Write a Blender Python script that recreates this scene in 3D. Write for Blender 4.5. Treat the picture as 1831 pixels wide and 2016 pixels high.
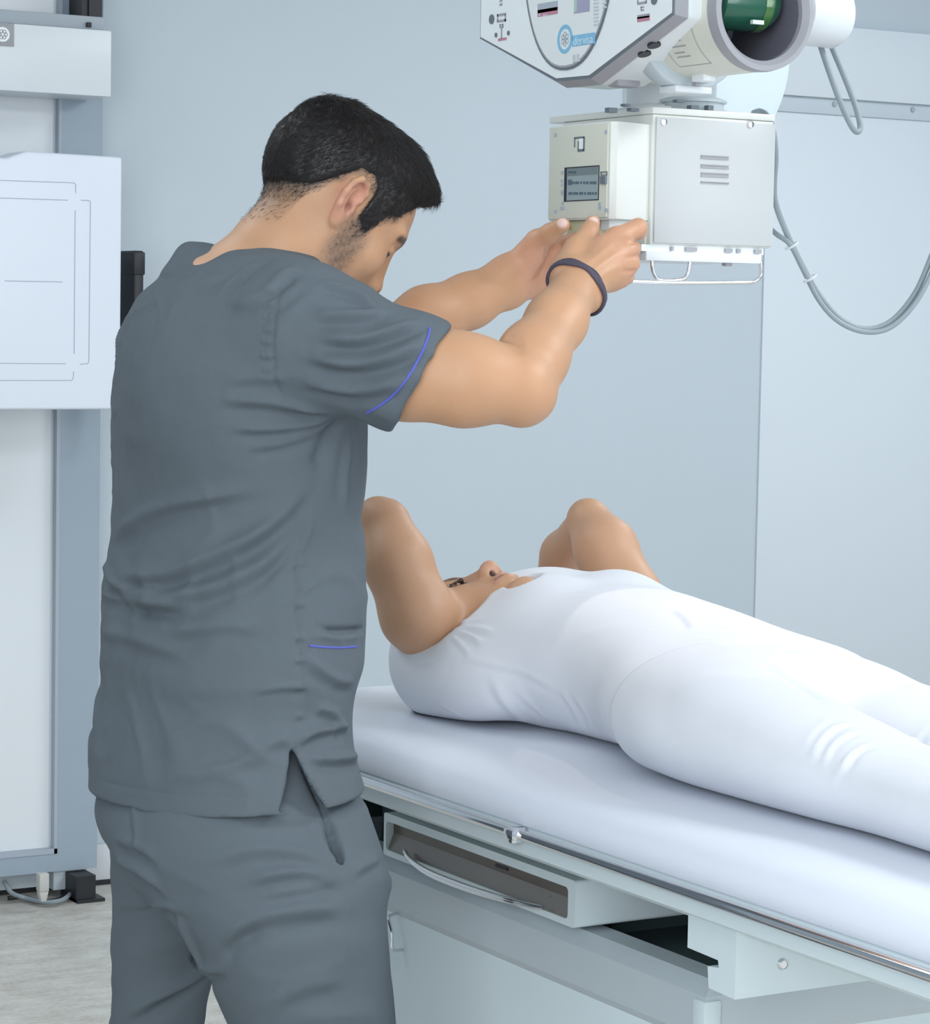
import bpy, bmesh, math, random
import numpy as np
from mathutils import Vector, Matrix
from mathutils.bvhtree import BVHTree
for o in list(bpy.data.objects): bpy.data.objects.remove(o)
S = bpy.context.scene
COL = S.collection
rad = math.radians
# ------------------------------------------------------------------ camera
FPX = 5200.0
C0 = np.array([0.0, 0.0, 1.42])
_y, _p, _r = np.radians([30.3, 4.35, -1.05])
_f = np.array([np.sin(_y)*np.cos(_p), np.cos(_y)*np.cos(_p), -np.sin(_p)])
_rt = np.array([np.cos(_y), -np.sin(_y), 0.0])
_d = np.cross(_f, _rt)
CR = np.array([_rt*np.cos(_r)+_d*np.sin(_r), _rt*0, _f]); CR[1] = np.cross(_f, CR[0])
cd = bpy.data.cameras.new('camera'); cam = bpy.data.objects.new('camera', cd); COL.objects.link(cam)
cd.sensor_fit = 'HORIZONTAL'; cd.sensor_width = 36; cd.lens = 36*FPX/1831
cd.clip_start = 0.05; cd.clip_end = 60
cam.matrix_world = Matrix([[CR[0][i], -CR[1][i], -CR[2][i], C0[i]] for i in range(3)]+[[0, 0, 0, 1]])
S.camera = cam
def ray(px, py): return CR.T @ np.array([(px-915.5)/FPX, (py-1008)/FPX, 1.0])
def P(px, py, D): return C0+ray(px, py)*D
def on(ax, v, px, py):
    q = ray(px, py); return C0+q*((v-C0[ax])/q[ax])
def proj(p):
    c = CR @ (np.array(p, float)-C0); return np.array([915.5+FPX*c[0]/c[2], 1008+FPX*c[1]/c[2], c[2]])
# ------------------------------------------------------------------ light
S.view_settings.view_transform = 'Standard'; S.view_settings.look = 'None'
S.view_settings.gamma = 1; S.view_settings.use_curve_mapping = False
S.view_settings.exposure = 0.36
W = bpy.data.worlds.new('world'); S.world = W; W.use_nodes = True
W.node_tree.nodes['Background'].inputs[0].default_value = (0.80, 0.90, 1.0, 1)
W.node_tree.nodes['Background'].inputs[1].default_value = 0.5
def area(name, loc, target, sx, sy, power, color):
    l = bpy.data.lights.new(name, 'AREA'); l.shape = 'RECTANGLE'; l.size = sx; l.size_y = sy
    l.energy = power; l.color = color
    o = bpy.data.objects.new(name, l); COL.objects.link(o); o.location = loc
    o.rotation_euler = (Vector(target)-Vector(loc)).to_track_quat('-Z', 'Y').to_euler()
    return o
area('ceiling_light', (0.4, 0.6, 2.76), (0.4, 0.6, 0), 1.6, 1.4, 18, (0.95, 0.97, 1.0))
area('ceiling_light', (3.3, 1.7, 2.76), (2.9, 2.1, 0), 0.9, 0.9, 42, (0.95, 0.97, 1.0))
area('ceiling_light', (4.4, 4.0, 2.76), (4.4, 4.0, 0), 1.4, 1.2, 30, (0.92, 0.96, 1.0))
area('ceiling_light', (0.6, 4.2, 2.76), (0.6, 4.2, 0), 1.2, 1.0, 12, (0.93, 0.97, 1.0))
area('fill_light', (-1.3, -0.2, 1.7), (1.9, 3.0, 1.2), 2.2, 1.8, 72, (0.95, 0.97, 1.0))  # added soft fill from behind the camera, no window here
area('fill_light', (3.9, -1.3, 1.6), (2.6, 4.0, 1.2), 1.8, 1.8, 45, (0.92, 0.96, 1.0))  # second added fill, brightens from the right, no real source
# ------------------------------------------------------------------ materials
def mat(name, col, rough=0.5, metal=0.0, noise=0.0, nscale=20, bump=0.0, bscale=200, spec=0.5, coat=0, emit=None, sss=0, attr=None):
    m = bpy.data.materials.new(name); m.use_nodes = True
    N = m.node_tree.nodes; L = m.node_tree.links; b = N['Principled BSDF']
    b.inputs['Roughness'].default_value = rough; b.inputs['Metallic'].default_value = metal
    b.inputs['Specular IOR Level'].default_value = spec; b.inputs['Coat Weight'].default_value = coat
    c = (*col, 1); b.inputs['Base Color'].default_value = c
    if sss:
        b.inputs['Subsurface Weight'].default_value = sss
        b.inputs['Subsurface Radius'].default_value = (1.0, .35, .18); b.inputs['Subsurface Scale'].default_value = .006
    if noise > 0:
        tc = N.new('ShaderNodeTexCoord'); n = N.new('ShaderNodeTexNoise'); n.inputs['Scale'].default_value = nscale
        n.inputs['Detail'].default_value = 4
        r = N.new('ShaderNodeMixRGB'); r.inputs[1].default_value = tuple(x*(1-noise) for x in col)+(1,)
        r.inputs[2].default_value = tuple(min(1, x*(1+noise)) for x in col)+(1,)
        L.new(tc.outputs['Object'], n.inputs['Vector']); L.new(n.outputs['Fac'], r.inputs[0]); L.new(r.outputs[0], b.inputs['Base Color'])
    if bump > 0:
        tc = N.new('ShaderNodeTexCoord'); n = N.new('ShaderNodeTexNoise'); n.inputs['Scale'].default_value = bscale
        n.inputs['Detail'].default_value = 3
        bp = N.new('ShaderNodeBump'); bp.inputs['Strength'].default_value = bump; bp.inputs['Distance'].default_value = .002
        L.new(tc.outputs['Object'], n.inputs['Vector']); L.new(n.outputs['Fac'], bp.inputs['Height']); L.new(bp.outputs[0], b.inputs['Normal'])
    if emit:
        b.inputs['Emission Color'].default_value = (*emit[0], 1); b.inputs['Emission Strength'].default_value = emit[1]
    if attr:   # mix towards other colours by named vertex weights
        prev = None
        src = b.inputs['Base Color'].links[0].from_socket if b.inputs['Base Color'].links else None
        for an, ac in attr:
            a = N.new('ShaderNodeAttribute'); a.attribute_name = an
            r = N.new('ShaderNodeMixRGB'); L.new(a.outputs['Fac'], r.inputs[0])
            if prev is not None: L.new(prev, r.inputs[1])
            elif src is not None: L.new(src, r.inputs[1])
            else: r.inputs[1].default_value = c
            r.inputs[2].default_value = (*ac, 1); prev = r.outputs[0]
        L.new(prev, b.inputs['Base Color'])
    return m
M = {}
M['wall'] = mat('wall_paint', (.56, .635, .69), .55, noise=.02, nscale=2.5, bump=.05, bscale=90)
M['ceil'] = mat('ceiling_paint', (.8, .85, .88), .8)
M['wpanel'] = mat('wall_panel_paint', (.70, .765, .82), .5)
M['white'] = mat('white_enamel', (.76, .80, .83), .32, noise=.01, nscale=6)
M['cwhite'] = mat('cool_white_enamel', (.70, .80, .83), .4, noise=.015, nscale=5)
M['cream'] = mat('cream_enamel', (.74, .76, .72), .35, noise=.015, nscale=8)
M['beige'] = mat('beige_plate', (.64, .655, .57), .5)
M['tan'] = mat('tan_plastic', (.52, .50, .33), .45)
M['console'] = mat('console_white', (.84, .89, .90), .3)
M['lgrey'] = mat('light_grey_metal', (.55, .62, .66), .45, noise=.02)
M['grey'] = mat('grey_metal', (.40, .45, .50), .5, noise=.02)
M['cover'] = mat('cover_enamel', (.54, .565, .57), .4, noise=.01)
M['silver'] = mat('silver_grey_plastic', (.36, .36, .39), .4)
M['post'] = mat('grey_aluminium', (.33, .40, .47), .5, noise=.02)
M['dark'] = mat('dark_plastic', (.012, .014, .018), .45)
M['dline'] = mat('dark_line', (.14, .17, .20), .5)
M['mline'] = mat('mid_line', (.40, .45, .52), .6)
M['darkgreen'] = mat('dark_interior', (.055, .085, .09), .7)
M['green'] = mat('green_glass_insert', (.012, .10, .06), .25, coat=.4)
M['brown'] = mat('smoky_tray_steel', (.135, .115, .10), .25, metal=.3)
M['brown2'] = mat('satin_tray_steel', (.22, .20, .185), .3, metal=.3)
M['chrome'] = mat('chrome', (.80, .80, .83), .12, metal=1.0)
M['cable'] = mat('grey_cable', (.26, .31, .34), .5)
M['tie'] = mat('clear_tie', (.65, .70, .72), .4)
M['lcd'] = mat('lcd_glass', (.30, .37, .39), .3)
M['lcdt'] = mat('lcd_text', (.08, .13, .17), .5)
M['lcdb'] = mat('lcd_header', (.17, .22, .23), .4)
M['blue'] = mat('logo_blue', (.22, .50, .72), .5)
M['lblue'] = mat('logo_pale', (.55, .75, .86), .5)
M['red'] = mat('red_print', (.50, .22, .30), .5)
M['tube'] = mat('tube_cream', (.76, .77, .68), .35, noise=.01)
M['matt'] = mat('mattress_vinyl', (.78, .83, .92), .38, noise=.01, nscale=4)
M['whitecloth'] = mat('white_cotton', (.745, .77, .825), .85, noise=.01, nscale=30, bump=.12, bscale=1500)
M['skirting'] = mat('skirting_paint', (.66, .68, .71), .5)
M['plug'] = mat('plug_cream', (.55, .55, .52), .45)
# ------------------------------------------------------------------ mesh helpers
def tag(o, label=None, cat=None, group=None, kind=None):
    if label: o['label'] = label
    if cat: o['category'] = cat
    if group: o['group'] = group
    if kind: o['kind'] = kind
    return o
def empty(name, loc, label, cat, group=None):
    o = bpy.data.objects.new(name, None); COL.objects.link(o); o.location = loc; o.empty_display_size = .05
    bpy.context.view_layer.update()
    return tag(o, label, cat, group)
def link(name, me, m, parent=None, smooth=False):
    o = bpy.data.objects.new(name, me); COL.objects.link(o)
    if m: me.materials.append(m)
    if smooth: me.polygons.foreach_set('use_smooth', [True]*len(me.polygons))
    if parent:
        o.parent = parent; o.matrix_parent_inverse = parent.matrix_world.inverted()
    return o
def bm_obj(name, bm, m, parent=None, smooth=False, bevel=0, seg=2):
    bmesh.ops.recalc_face_normals(bm, faces=bm.faces)
    if bevel:
        es = [e for e in bm.edges if len(e.link_faces) == 2 and e.calc_face_angle(0) > .6]
        bmesh.ops.bevel(bm, geom=es, offset=bevel, segments=seg, affect='EDGES', profile=.5, clamp_overlap=True)
    me = bpy.data.meshes.new(name); bm.to_mesh(me); bm.free()
    o = link(name, me, m, parent, smooth)
    if smooth:
        try: me.set_sharp_from_angle(angle=.7)
        except Exception: pass
    return o
def a_box(bm, x0, x1, y0, y1, z0, z1):
    v = [bm.verts.new((x, y, z)) for x in (x0, x1) for y in (y0, y1) for z in (z0, z1)]
    for f in ((0, 1, 3, 2), (4, 6, 7, 5), (0, 4, 5, 1), (2, 3, 7, 6), (0, 2, 6, 4), (1, 5, 7, 3)): bm.faces.new([v[i] for i in f])
def box(name, x0, x1, y0, y1, z0, z1, m, parent=None, bevel=.002, seg=2):
    bm = bmesh.new(); a_box(bm, x0, x1, y0, y1, z0, z1)
    return bm_obj(name, bm, m, parent, bevel > 0, bevel, seg)
def a_prism(bm, pts, ax, t0, t1):
    """pts: 2D loop in the two axes other than ax"""
    def mk(a, b, t):
        l = [a, b]; l.insert(ax, t); return bm.verts.new(l)
    A = [mk(a, b, t0) for a, b in pts]; B = [mk(a, b, t1) for a, b in pts]; n = len(pts)
    bm.faces.new(A); bm.faces.new(B[::-1])
    for i in range(n): bm.faces.new((A[i], B[i], B[(i+1) % n], A[(i+1) % n]))
def prism(name, pts, ax, t0, t1, m, parent=None, bevel=0, seg=2):
    bm = bmesh.new(); a_prism(bm, pts, ax, t0, t1)
    return bm_obj(name, bm, m, parent, bevel > 0, bevel, seg)
def a_tube(bm, pts, r, n=12, close=False, cap=True):
    pts = [Vector(p) for p in pts]; N = len(pts)
    rs = r if hasattr(r, '__len__') else [r]*N
    rings = []; t0 = None; u = None
    for i, p in enumerate(pts):
        if close: t = (pts[(i+1) % N]-pts[i-1]).normalized()
        else: t = ((pts[min(i+1, N-1)]-pts[max(i-1, 0)])).normalized()
        if u is None:
            u = t.cross(Vector((0, 0, 1)) if abs(t.z) < .9 else Vector((1, 0, 0))).normalized()
        else:
            u = (u-t*u.dot(t)).normalized()
        w = t.cross(u)
        rings.append([bm.verts.new(p+(u*math.cos(a)+w*math.sin(a))*rs[i]) for a in [2*math.pi*k/n for k in range(n)]])
    R = range(N if close else N-1)
    for i in R:
        A, B = rings[i], rings[(i+1) % N]
        for k in range(n): bm.faces.new((A[k], A[(k+1) % n], B[(k+1) % n], B[k]))
    if cap and not close: bm.faces.new(rings[0][::-1]); bm.faces.new(rings[-1])
def tube(name, pts, r, m, parent=None, n=12, close=False):
    bm = bmesh.new(); a_tube(bm, pts, r, n, close); return bm_obj(name, bm, m, parent, True)
def cr(pts, n=8, close=False):
    """Catmull-Rom through points"""
    p = [np.array(q, float) for q in pts]; out = []
    N = len(p)
    for i in range(N if close else N-1):
        if close: a, b, c, d = p[i-1], p[i], p[(i+1) % N], p[(i+2) % N]
        else: a, b, c, d = p[max(i-1, 0)], p[i], p[i+1], p[min(i+2, N-1)]
        for k in range(n):
            t = k/n
            out.append(.5*((2*b)+(c-a)*t+(2*a-5*b+4*c-d)*t*t+(3*b-a-3*c+d)*t**3))
    if not close: out.append(p[-1])
    return out
def a_lathe(bm, prof, c, ax, n=64):
    """prof: (radius, t) pairs revolved about axis ax through c"""
    rings = []
    for r, t in prof:
        ring = []
        for k in range(n):
            a = 2*math.pi*k/n; l = [r*math.cos(a), r*math.sin(a)]; l.insert(ax, t)
            ring.append(bm.verts.new([l[i]+c[i] for i in range(3)]) if r > 1e-6 or k == 0 else ring[0])
        rings.append(ring)
    for A, B in zip(rings, rings[1:]):
        for k in range(n):
            q = []
            for v in (A[k], A[(k+1) % n], B[(k+1) % n], B[k]):
                if v not in q: q.append(v)
            if len(q) > 2: bm.faces.new(q)
def lathe(name, prof, c, ax, m, parent=None, n=64):
    bm = bmesh.new(); a_lathe(bm, prof, c, ax, n); return bm_obj(name, bm, m, parent, True)
def rrect(x0, x1, y0, y1, r, n=5):
    out = []
    for cx, cy, a0 in ((x1-r, y1-r, 0), (x0+r, y1-r, 90), (x0+r, y0+r, 180), (x1-r, y0+r, 270)):
        for k in range(n+1):
            a = rad(a0+90*k/n); out.append((cx+r*math.cos(a), cy+r*math.sin(a)))
    return out
def text(name, s, size, m, parent, loc, right, up, extr=.0004):
    """lettering lying in the plane (right, up)"""
    cu = bpy.data.curves.new(name, 'FONT'); cu.body = s; cu.size = size; cu.extrude = extr; cu.align_x = 'CENTER'; cu.align_y = 'CENTER'
    o = bpy.data.objects.new(name, cu); COL.objects.link(o)
    r = Vector(right).normalized(); u = Vector(up).normalized(); w = r.cross(u)
    o.matrix_world = Matrix([[r[i], u[i], w[i], loc[i]] for i in range(3)]+[[0, 0, 0, 1]])
    bpy.context.view_layer.update()
    me = bpy.data.meshes.new_from_object(o.evaluated_get(bpy.context.evaluated_depsgraph_get()))
    me.transform(o.matrix_world); bpy.data.objects.remove(o); me.name = name
    me.materials.clear()
    return link(name, me, m, parent)
# ------------------------------------------------------------------ room shell
YB = 5.98
RX0, RX1, RY0, ZC = -1.6, 6.6, -1.4, 2.8
def structure(o): o['kind'] = 'structure'; return o
M['skirting'] = M['skirting']
fl = mat('vinyl_floor', (.52, .50, .45), .45)
N = fl.node_tree.nodes; L = fl.node_tree.links; b = N['Principled BSDF']
tc = N.new('ShaderNodeTexCoord'); n1 = N.new('ShaderNodeTexNoise'); n1.inputs['Scale'].default_value = 9; n1.inputs['Detail'].default_value = 8; n1.inputs['Roughness'].default_value = .7
n2 = N.new('ShaderNodeTexNoise'); n2.inputs['Scale'].default_value = 70; n2.inputs['Detail'].default_value = 4
mp = N.new('ShaderNodeMapping'); mp.inputs['Scale'].default_value = (1, 2.2, 1)
cr1 = N.new('ShaderNodeValToRGB'); cr1.color_ramp.elements[0].position = .35; cr1.color_ramp.elements[1].position = .68
cr1.color_ramp.elements[0].color = (.46, .435, .385, 1); cr1.color_ramp.elements[1].color = (.66, .645, .60, 1)
mx = N.new('ShaderNodeMixRGB'); mx.blend_type = 'OVERLAY'; mx.inputs[0].default_value = .35
L.new(tc.outputs['Object'], mp.inputs[0]); L.new(mp.outputs[0], n1.inputs[0]); L.new(mp.outputs[0], n2.inputs[0])
L.new(n1.outputs['Fac'], cr1.inputs[0]); L.new(cr1.outputs[0], mx.inputs[1]); L.new(n2.outputs['Fac'], mx.inputs[2]); L.new(mx.outputs[0], b.inputs['Base Color'])
structure(box('floor', RX0, RX1, RY0, YB, -.05, 0, fl, bevel=0))
structure(box('ceiling', RX0, RX1, RY0, YB, ZC, ZC+.05, M['ceil'], bevel=0))
structure(box('wall_back', RX0, RX1, YB, YB+.1, 0, ZC, M['wall'], bevel=0))
structure(box('wall_left', RX0-.1, RX0, RY0, YB, 0, ZC, M['wall'], bevel=0))
structure(box('wall_right', RX1, RX1+.1, RY0, YB, 0, ZC, M['wall'], bevel=0))
structure(box('wall_front', RX0, RX1, RY0-.1, RY0, 0, ZC, M['wall'], bevel=0))
structure(box('baseboard_back', RX0, RX1, YB-.02, YB, .012, .10, M['skirting'], bevel=.002))
structure(box('base_shadow', RX0, RX1, YB-.022, YB, .0, .012, M['dark'], bevel=0))  # dark strip stands in for the shadow at the wall's foot
# raised shielding board on the right half of the back wall with a fixing rail under it
p1 = on(1, YB, 1500, 190)
structure(box('trim_2', p1[0], RX1, YB-.03, YB, 2.035, 2.235, M['wpanel'], bevel=.002))
r_ = structure(box('trim_3', p1[0], RX1, YB-.015, YB, 1.99, 2.035, M['wall'], bevel=.002))
bm = bmesh.new()
for q in (1643, 1797, 1711+240):
    c = on(1, YB-.016, q, 205 if q < 1700 else 216); a_lathe(bm, [(0, -.004), (.007, -.004), (.008, 0)], (c[0], c[1], c[2]), 1, 12)
bm_obj('trim_4', bm, M['grey'], None, True)['kind'] = 'structure'
structure(box('trim_5', on(1, YB, 1497, 700)[0], RX1, YB-.008, YB, .10, 1.99, M['wpanel'], bevel=.001))
# ceiling lights seen from other positions: the diffusers of the lamps above
for (x, y, sx, sy) in ((.9, .9, 1.8, 1.8), (3.3, 1.6, 1.8, 1.2), (3.6, 4.6, 1.8, 1.0), (.6, 4.2, 1.2, 1.0)):
    bm = bmesh.new(); a_box(bm, x-sx/2-.04, x+sx/2+.04, y-sy/2-.04, y+sy/2+.04, 2.775, 2.80)
    pass; bm.free()
# ------------------------------------------------------------------ wall stand (upright detector)
st = empty('wall_stand', (2.2, 5.86, 0), 'white and grey upright x-ray wall stand with wide flat detector panel at far left', 'wall stand')
yf = 5.86
def zx(px, py, y=yf): q = on(1, y, px, py); return q[0], q[2]
xr = zx(193, 1400)[0]; xi = zx(114, 1400)[0]; zb = zx(150, 1712)[1]; zi = zx(100, 1681)[1]
XL = xr-1.02
prism('frame', [(xi, zi), (xi, 2.6), (xr, 2.6), (xr, zb), (XL, zb), (XL, 2.6), (XL+.1, 2.6), (XL+.1, zi)], 1, yf, 5.95, M['post'], st)
box('backing_panel', XL+.1, xi, yf+.02, 5.94, zi, 2.6, M['white'], st, 0)
bm = bmesh.new(); a_box(bm, XL+.1, xi, yf-.002, yf+.02, zi, zi+.012); a_box(bm, xi-.008, xi, yf-.002, yf+.02, zi, 2.6)
bm_obj('seal_strip', bm, M['mline'], st)
# header box
hy = 5.72
a = on(1, hy, 220, 57); b_ = on(1, hy, 219, 191)
hx1, hz1, hz0 = a[0], a[2]-.004, b_[2]
box('header_box', hx1-.72, hx1, hy, yf+.02, hz0, hz1, M['white'], st, .003)
lp = on(1, hy, 27, 92); lq = on(1, hy, 27, 47)
lb = box('label_plate', lp[0]-.075, lp[0], hy-.003, hy, lp[2], lq[2], M['silver'], st, .001)
e = on(1, hy, 4, 68)
bm = bmesh.new(); a_lathe(bm, [(0, -.0045), (.0165, -.0045), (.0165, -.003)], (e[0], hy, e[2]), 1, 40); bm_obj('emblem', bm, M['console'], lb, True)
bm = bmesh.new()
for k in range(6):
    an = k*math.pi/3; a_lathe(bm, [(.003, -.0055), (.0045, -.0055), (.0045, -.004), (.003, -.004)], (e[0]+.0075*math.cos(an), hy, e[2]+.0075*math.sin(an)), 1, 12)
bm_obj('emblem_print', bm, M['silver'], lb)
# top carriage rail and black post head
t0 = on(1, 5.80, 188, 50)
box('carriage_rail', hx1-.72, t0[0]+.005, 5.76, yf, hz1+.004, hz1+.034, M['grey'], st, .002)
c = on(1, 5.76, 174, 48)
box('rail_bolt', c[0]-.006, c[0]+.005, 5.752, 5.765, hz1+.008, hz1+.019, M['dark'], st, .001)
xa = on(1, 5.80, 155, 20)[0]; xb = on(1, 5.80, 195, 20)[0]
bm = bmesh.new(); a_box(bm, xa, xb, 5.78, yf+.02, hz1+.036, 2.62); a_box(bm, xa+.015, xa+.028, 5.774, 5.78, hz1+.036, 2.62)
bm_obj('post_head', bm, M['dark'], st, False)
# detector panel
dy = 5.58
k = [on(1, dy, *q) for q in ((241, 311), (232, 806), (52, 303), (0, 318))]
x1 = k[0][0]; zt = k[0][2]+.002; zl = k[1][2]; xs = k[2][0]; xm = x1-.34
pts = [(x1, zl), (x1, zt), (xs, zt+.003), (xs-.045, zt-.014), (xm*2-(xs-.045), zt-.014), (xm*2-xs, zt+.003), (xm*2-x1, zt), (xm*2-x1, zl)]
dp = prism('detector_panel', pts, 1, dy, 5.70, M['matt'], st, .006, 3)
box('mount_arm', xm-.12, xm+.12, 5.70, yf, zl+.1, zt-.1, M['grey'], st)
def dq(px, py): q = on(1, dy, px, py); return q[0], q[2]
bm = bmesh.new()
def seg(bm, x0, z0, x1_, z1_, w=.0016):
    d = Vector((x1_-x0, 0, z1_-z0)); l = d.length; d.normalize(); n_ = Vector((-d.z, 0, d.x))*w/2
    A = Vector((x0, dy-.0006, z0)); B = Vector((x1_, dy-.0006, z1_))
    vs = [bm.verts.new(p) for p in (A-n_, B-n_, B+n_, A+n_)]; bm.faces.new(vs)
    v2 = [bm.verts.new(v.co+Vector((0, .0008, 0))) for v in vs]
    for i in range(4): bm.faces.new((vs[i], vs[(i+1) % 4], v2[(i+1) % 4], v2[i]))
def lines(pl):
    for a_, b2 in zip(pl, pl[1:]): seg(bm, *dq(*a_), *dq(*b2))
lines([(-60, 353), (145, 360), (149, 363), (149, 380)]); lines([(-60, 388), (133, 394)]); lines([(159, 394), (176, 395), (178, 398), (175, 712), (173, 716), (157, 717)])
lines([(148, 414), (146, 697)]); lines([(9, 553), (123, 555)]); lines([(-60, 715), (130, 716)]); lines([(145, 731), (144, 746), (140, 749), (-60, 749)])
bm_obj('alignment_lines', bm, M['mline'], dp)
h0 = on(1, 5.66, 254, 494)
hb = box('grip_handle', h0[0]-.012, h0[0]+.012, 5.60, 5.69, h0[2]-.40, h0[2], M['dark'], st, .005, 3)
box('grip_collar', h0[0]-.014, h0[0]+.014, 5.597, 5.693, h0[2]-.055, h0[2]-.003, M['dark'], hb, .003)
# foot, plug
f0 = on(1, 5.84, 138, 1722); f1 = on(1, 5.84, 176, 1722)
bm = bmesh.new(); a_box(bm, f0[0], f1[0], 5.80, 5.90, 0.0, zb-.004); a_box(bm, f0[0], f1[0]+.02, 5.79, 5.88, 0, .008)
bm_obj('foot', bm, M['dark'], st)
fb = on(1, 5.86, 155, 1714)
bm = bmesh.new(); a_box(bm, f0[0]-.03, f1[0]+.005, 5.87, 5.92, .02, zb); bm_obj('foot_bracket', bm, M['lgrey'], st)
box('skid_box', XL, f0[0]-.01, 5.92, 5.955, 0.02, zb, M['lgrey'], st)
pc = empty('power_cable', (on(2, .02, 90, 1765)[0], 5.72, 0), 'short grey cable with cream plug lying on the floor under the wall stand', 'cable')
g = on(1, 5.74, 84, 1722); g2 = on(1, 5.74, 87, 1762)
bm = bmesh.new()
a_box(bm, g[0]-.012, g[0]+.012, 5.728, 5.752, g[2]-.038, g[2]+.004)
a_prism(bm, [(g[0]-.012, g[2]-.038), (g[0]+.012, g[2]-.038), (g[0]+.006, .028), (g[0]-.006, .028)], 1, 5.73, 5.75)
bm_obj('plug', bm, M['plug'], pc, True, .002)
cp = [on(2, .05, 8, 1735), on(2, .028, 22, 1757), on(2, .012, 50, 1768), on(2, .012, 90, 1776), on(2, .012, 122, 1772), on(2, .014, 142, 1757)]
tube('cord', cr(cp, 6), .0055, M['cable'], pc)
bm = bmesh.new(); a_tube(bm, cr([(p[0]+.004, p[1]+.03, .008) for p in cp[1:]], 6), .005, 8); bm_obj('cord', bm, M['dark'], pc, True)
# ------------------------------------------------------------------ examination table
TX = 1.60
tb = empty('examination_table', (1.95, 2.4, 0), 'long pale green-white x-ray table with chrome side rail and shallow drawer underneath', 'examination table')
prof = [(TX, .789), (TX, .812), (TX+.006, .822), (2.33, .822), (2.33, .789)]
prism('table_frame', prof, 1, 1.02, 3.40, M['cwhite'], tb, .0015)
prism('frame_lip', [(TX+.004, .789), (TX+.03, .775), (2.30, .775), (2.33, .789)], 1, 1.03, 3.39, M['cwhite'], tb)
rl = tube('side_rail', [(1.591, 1.03, .8145), (1.591, 3.39, .8145)], .0062, M['chrome'], tb, 20); rl['label'] = 'chrome side rail'
for yy in (2.59, 1.35):
    bm = bmesh.new(); a_box(bm, 1.580, 1.602, yy-.007, yy+.006, .804, .8215); a_box(bm, 1.5935, 1.5985, yy-.004, yy+.012, .8215, .829) if yy < 0 else a_box(bm, 1.578, 1.6, yy-.011, yy+.009, .8085, .8205)
    bm_obj('rail_clamp', bm, M['chrome'], tb, True, .002)
# drawer (cassette tray)
DX = 1.70
dz0, dz1, dy0, dy1 = .682, .740, 2.630, 3.112
dr = bmesh.new()
out = rrect(dy0, dy1, dz0, dz1, .004, 3); inn = rrect(dy0+.016, dy1-.006, dz0+.008, dz1-.011, .006, 3)
A = [dr.verts.new((DX, *p)) for p in out]; B = [dr.verts.new((DX, *p)) for p in inn]; C = [dr.verts.new((DX+.03, *p)) for p in inn]
D = [dr.verts.new((DX+.26, *p)) for p in out]; n = len(out)
for i in range(n):
    j = (i+1) % n
    dr.faces.new((A[i], A[j], B[j], B[i])); dr.faces.new((B[i], B[j], C[j], C[i])); dr.faces.new((A[j], A[i], D[i], D[j]))
dr.faces.new(D)
dro = bm_obj('drawer', dr, M['cwhite'], tb, False)
box('drawer_recess', DX+.012, DX+.04, dy0+.012, dy1-.004, dz0+.005, dz1-.008, M['brown'], dro, 0)
prism('drawer_sill', [(DX+.003, dz0+.008), (DX+.012, dz0+.030), (DX+.014, dz0+.030), (DX+.014, dz0+.008)], 1, dy0+.017, dy1-.007, M['brown2'], dro)
hp = [on(0, DX-.003, 797, 1676), on(0, DX-.012, 810, 1693), on(0, DX-.025, 850, 1718), on(0, DX-.030, 925, 1747), on(0, DX-.025, 1000, 1770), on(0, DX-.003, 1068, 1786)]
bm = bmesh.new(); ph = cr(hp, 8)
for i, p in enumerate(ph): pass
for dz in (0, -.0045): a_tube(bm, [(p[0], p[1], p[2]+dz*math.sin(math.pi*i/(len(ph)-1))) for i, p in enumerate(ph)], .0028, 10)
hd = bm_obj('drawer_handle', bm, M['chrome'], dro, True); hd['label'] = 'thin bowed chrome handle'
sc = on(0, DX+.011, 1086, 1765)
bm = bmesh.new(); a_lathe(bm, [(0, -.004), (.0016, -.003), (.0018, 0)], (sc[0], sc[1], sc[2]), 0, 12); bm_obj('screw', bm, M['chrome'], dro)
bm = bmesh.new(); c = on(0, DX+.0115, 985, 1706); a_box(bm, c[0]-.001, c[0]+.002, c[1]-.018, c[1]+.012, c[2]-.002, c[2]+.0015); bm_obj('latch_slot', bm, M['dark'], dro)
# pedestal: hollow body with rim
px0, px1, py0, py1, pz = 1.705, 2.24, 2.365, 3.40, .676
bm = bmesh.new()
def loop(x0, x1, y0, y1, z): return [bm.verts.new(v) for v in ((x0, y0, z), (x1, y0, z), (x1, y1, z), (x0, y1, z))]
L0 = loop(px0+.006, px1-.006, py0+.006, py1-.006, .60); L1 = loop(px0, px1, py0, py1, .612); L2 = loop(px0, px1, py0, py1, pz-.016); L3 = loop(px0+.016, px1-.01, py0+.01, py1-.01, pz)
L4 = loop(px0+.05, px1-.05, py0+.03, py1-.05, pz); L5 = loop(px0+.05, px1-.05, py0+.03, py1-.05, pz-.05)
for a_, b2 in ((L0, L1), (L1, L2), (L2, L3), (L3, L4), (L4, L5)):
    for i in range(4): bm.faces.new((a_[i], a_[(i+1) % 4], b2[(i+1) % 4], b2[i]))
bm.faces.new(L5); bm.faces.new(L0[::-1])
pd = bm_obj('pedestal_cap', bm, M['lgrey'], tb)
bd = box('pedestal_body', px0+.004, px1-.004, py0+.004, py1-.004, 0, .604, M['cwhite'], tb, .003)
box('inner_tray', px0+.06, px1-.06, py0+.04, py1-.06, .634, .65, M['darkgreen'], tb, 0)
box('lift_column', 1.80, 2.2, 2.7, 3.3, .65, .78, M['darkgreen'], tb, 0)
box('dark_gap_plate', 1.66, 2.24, 3.375, 3.39, .677, .775, M['darkgreen'], tb, 0)  # dark plate added to fill the gap under the frame with shade
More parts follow.
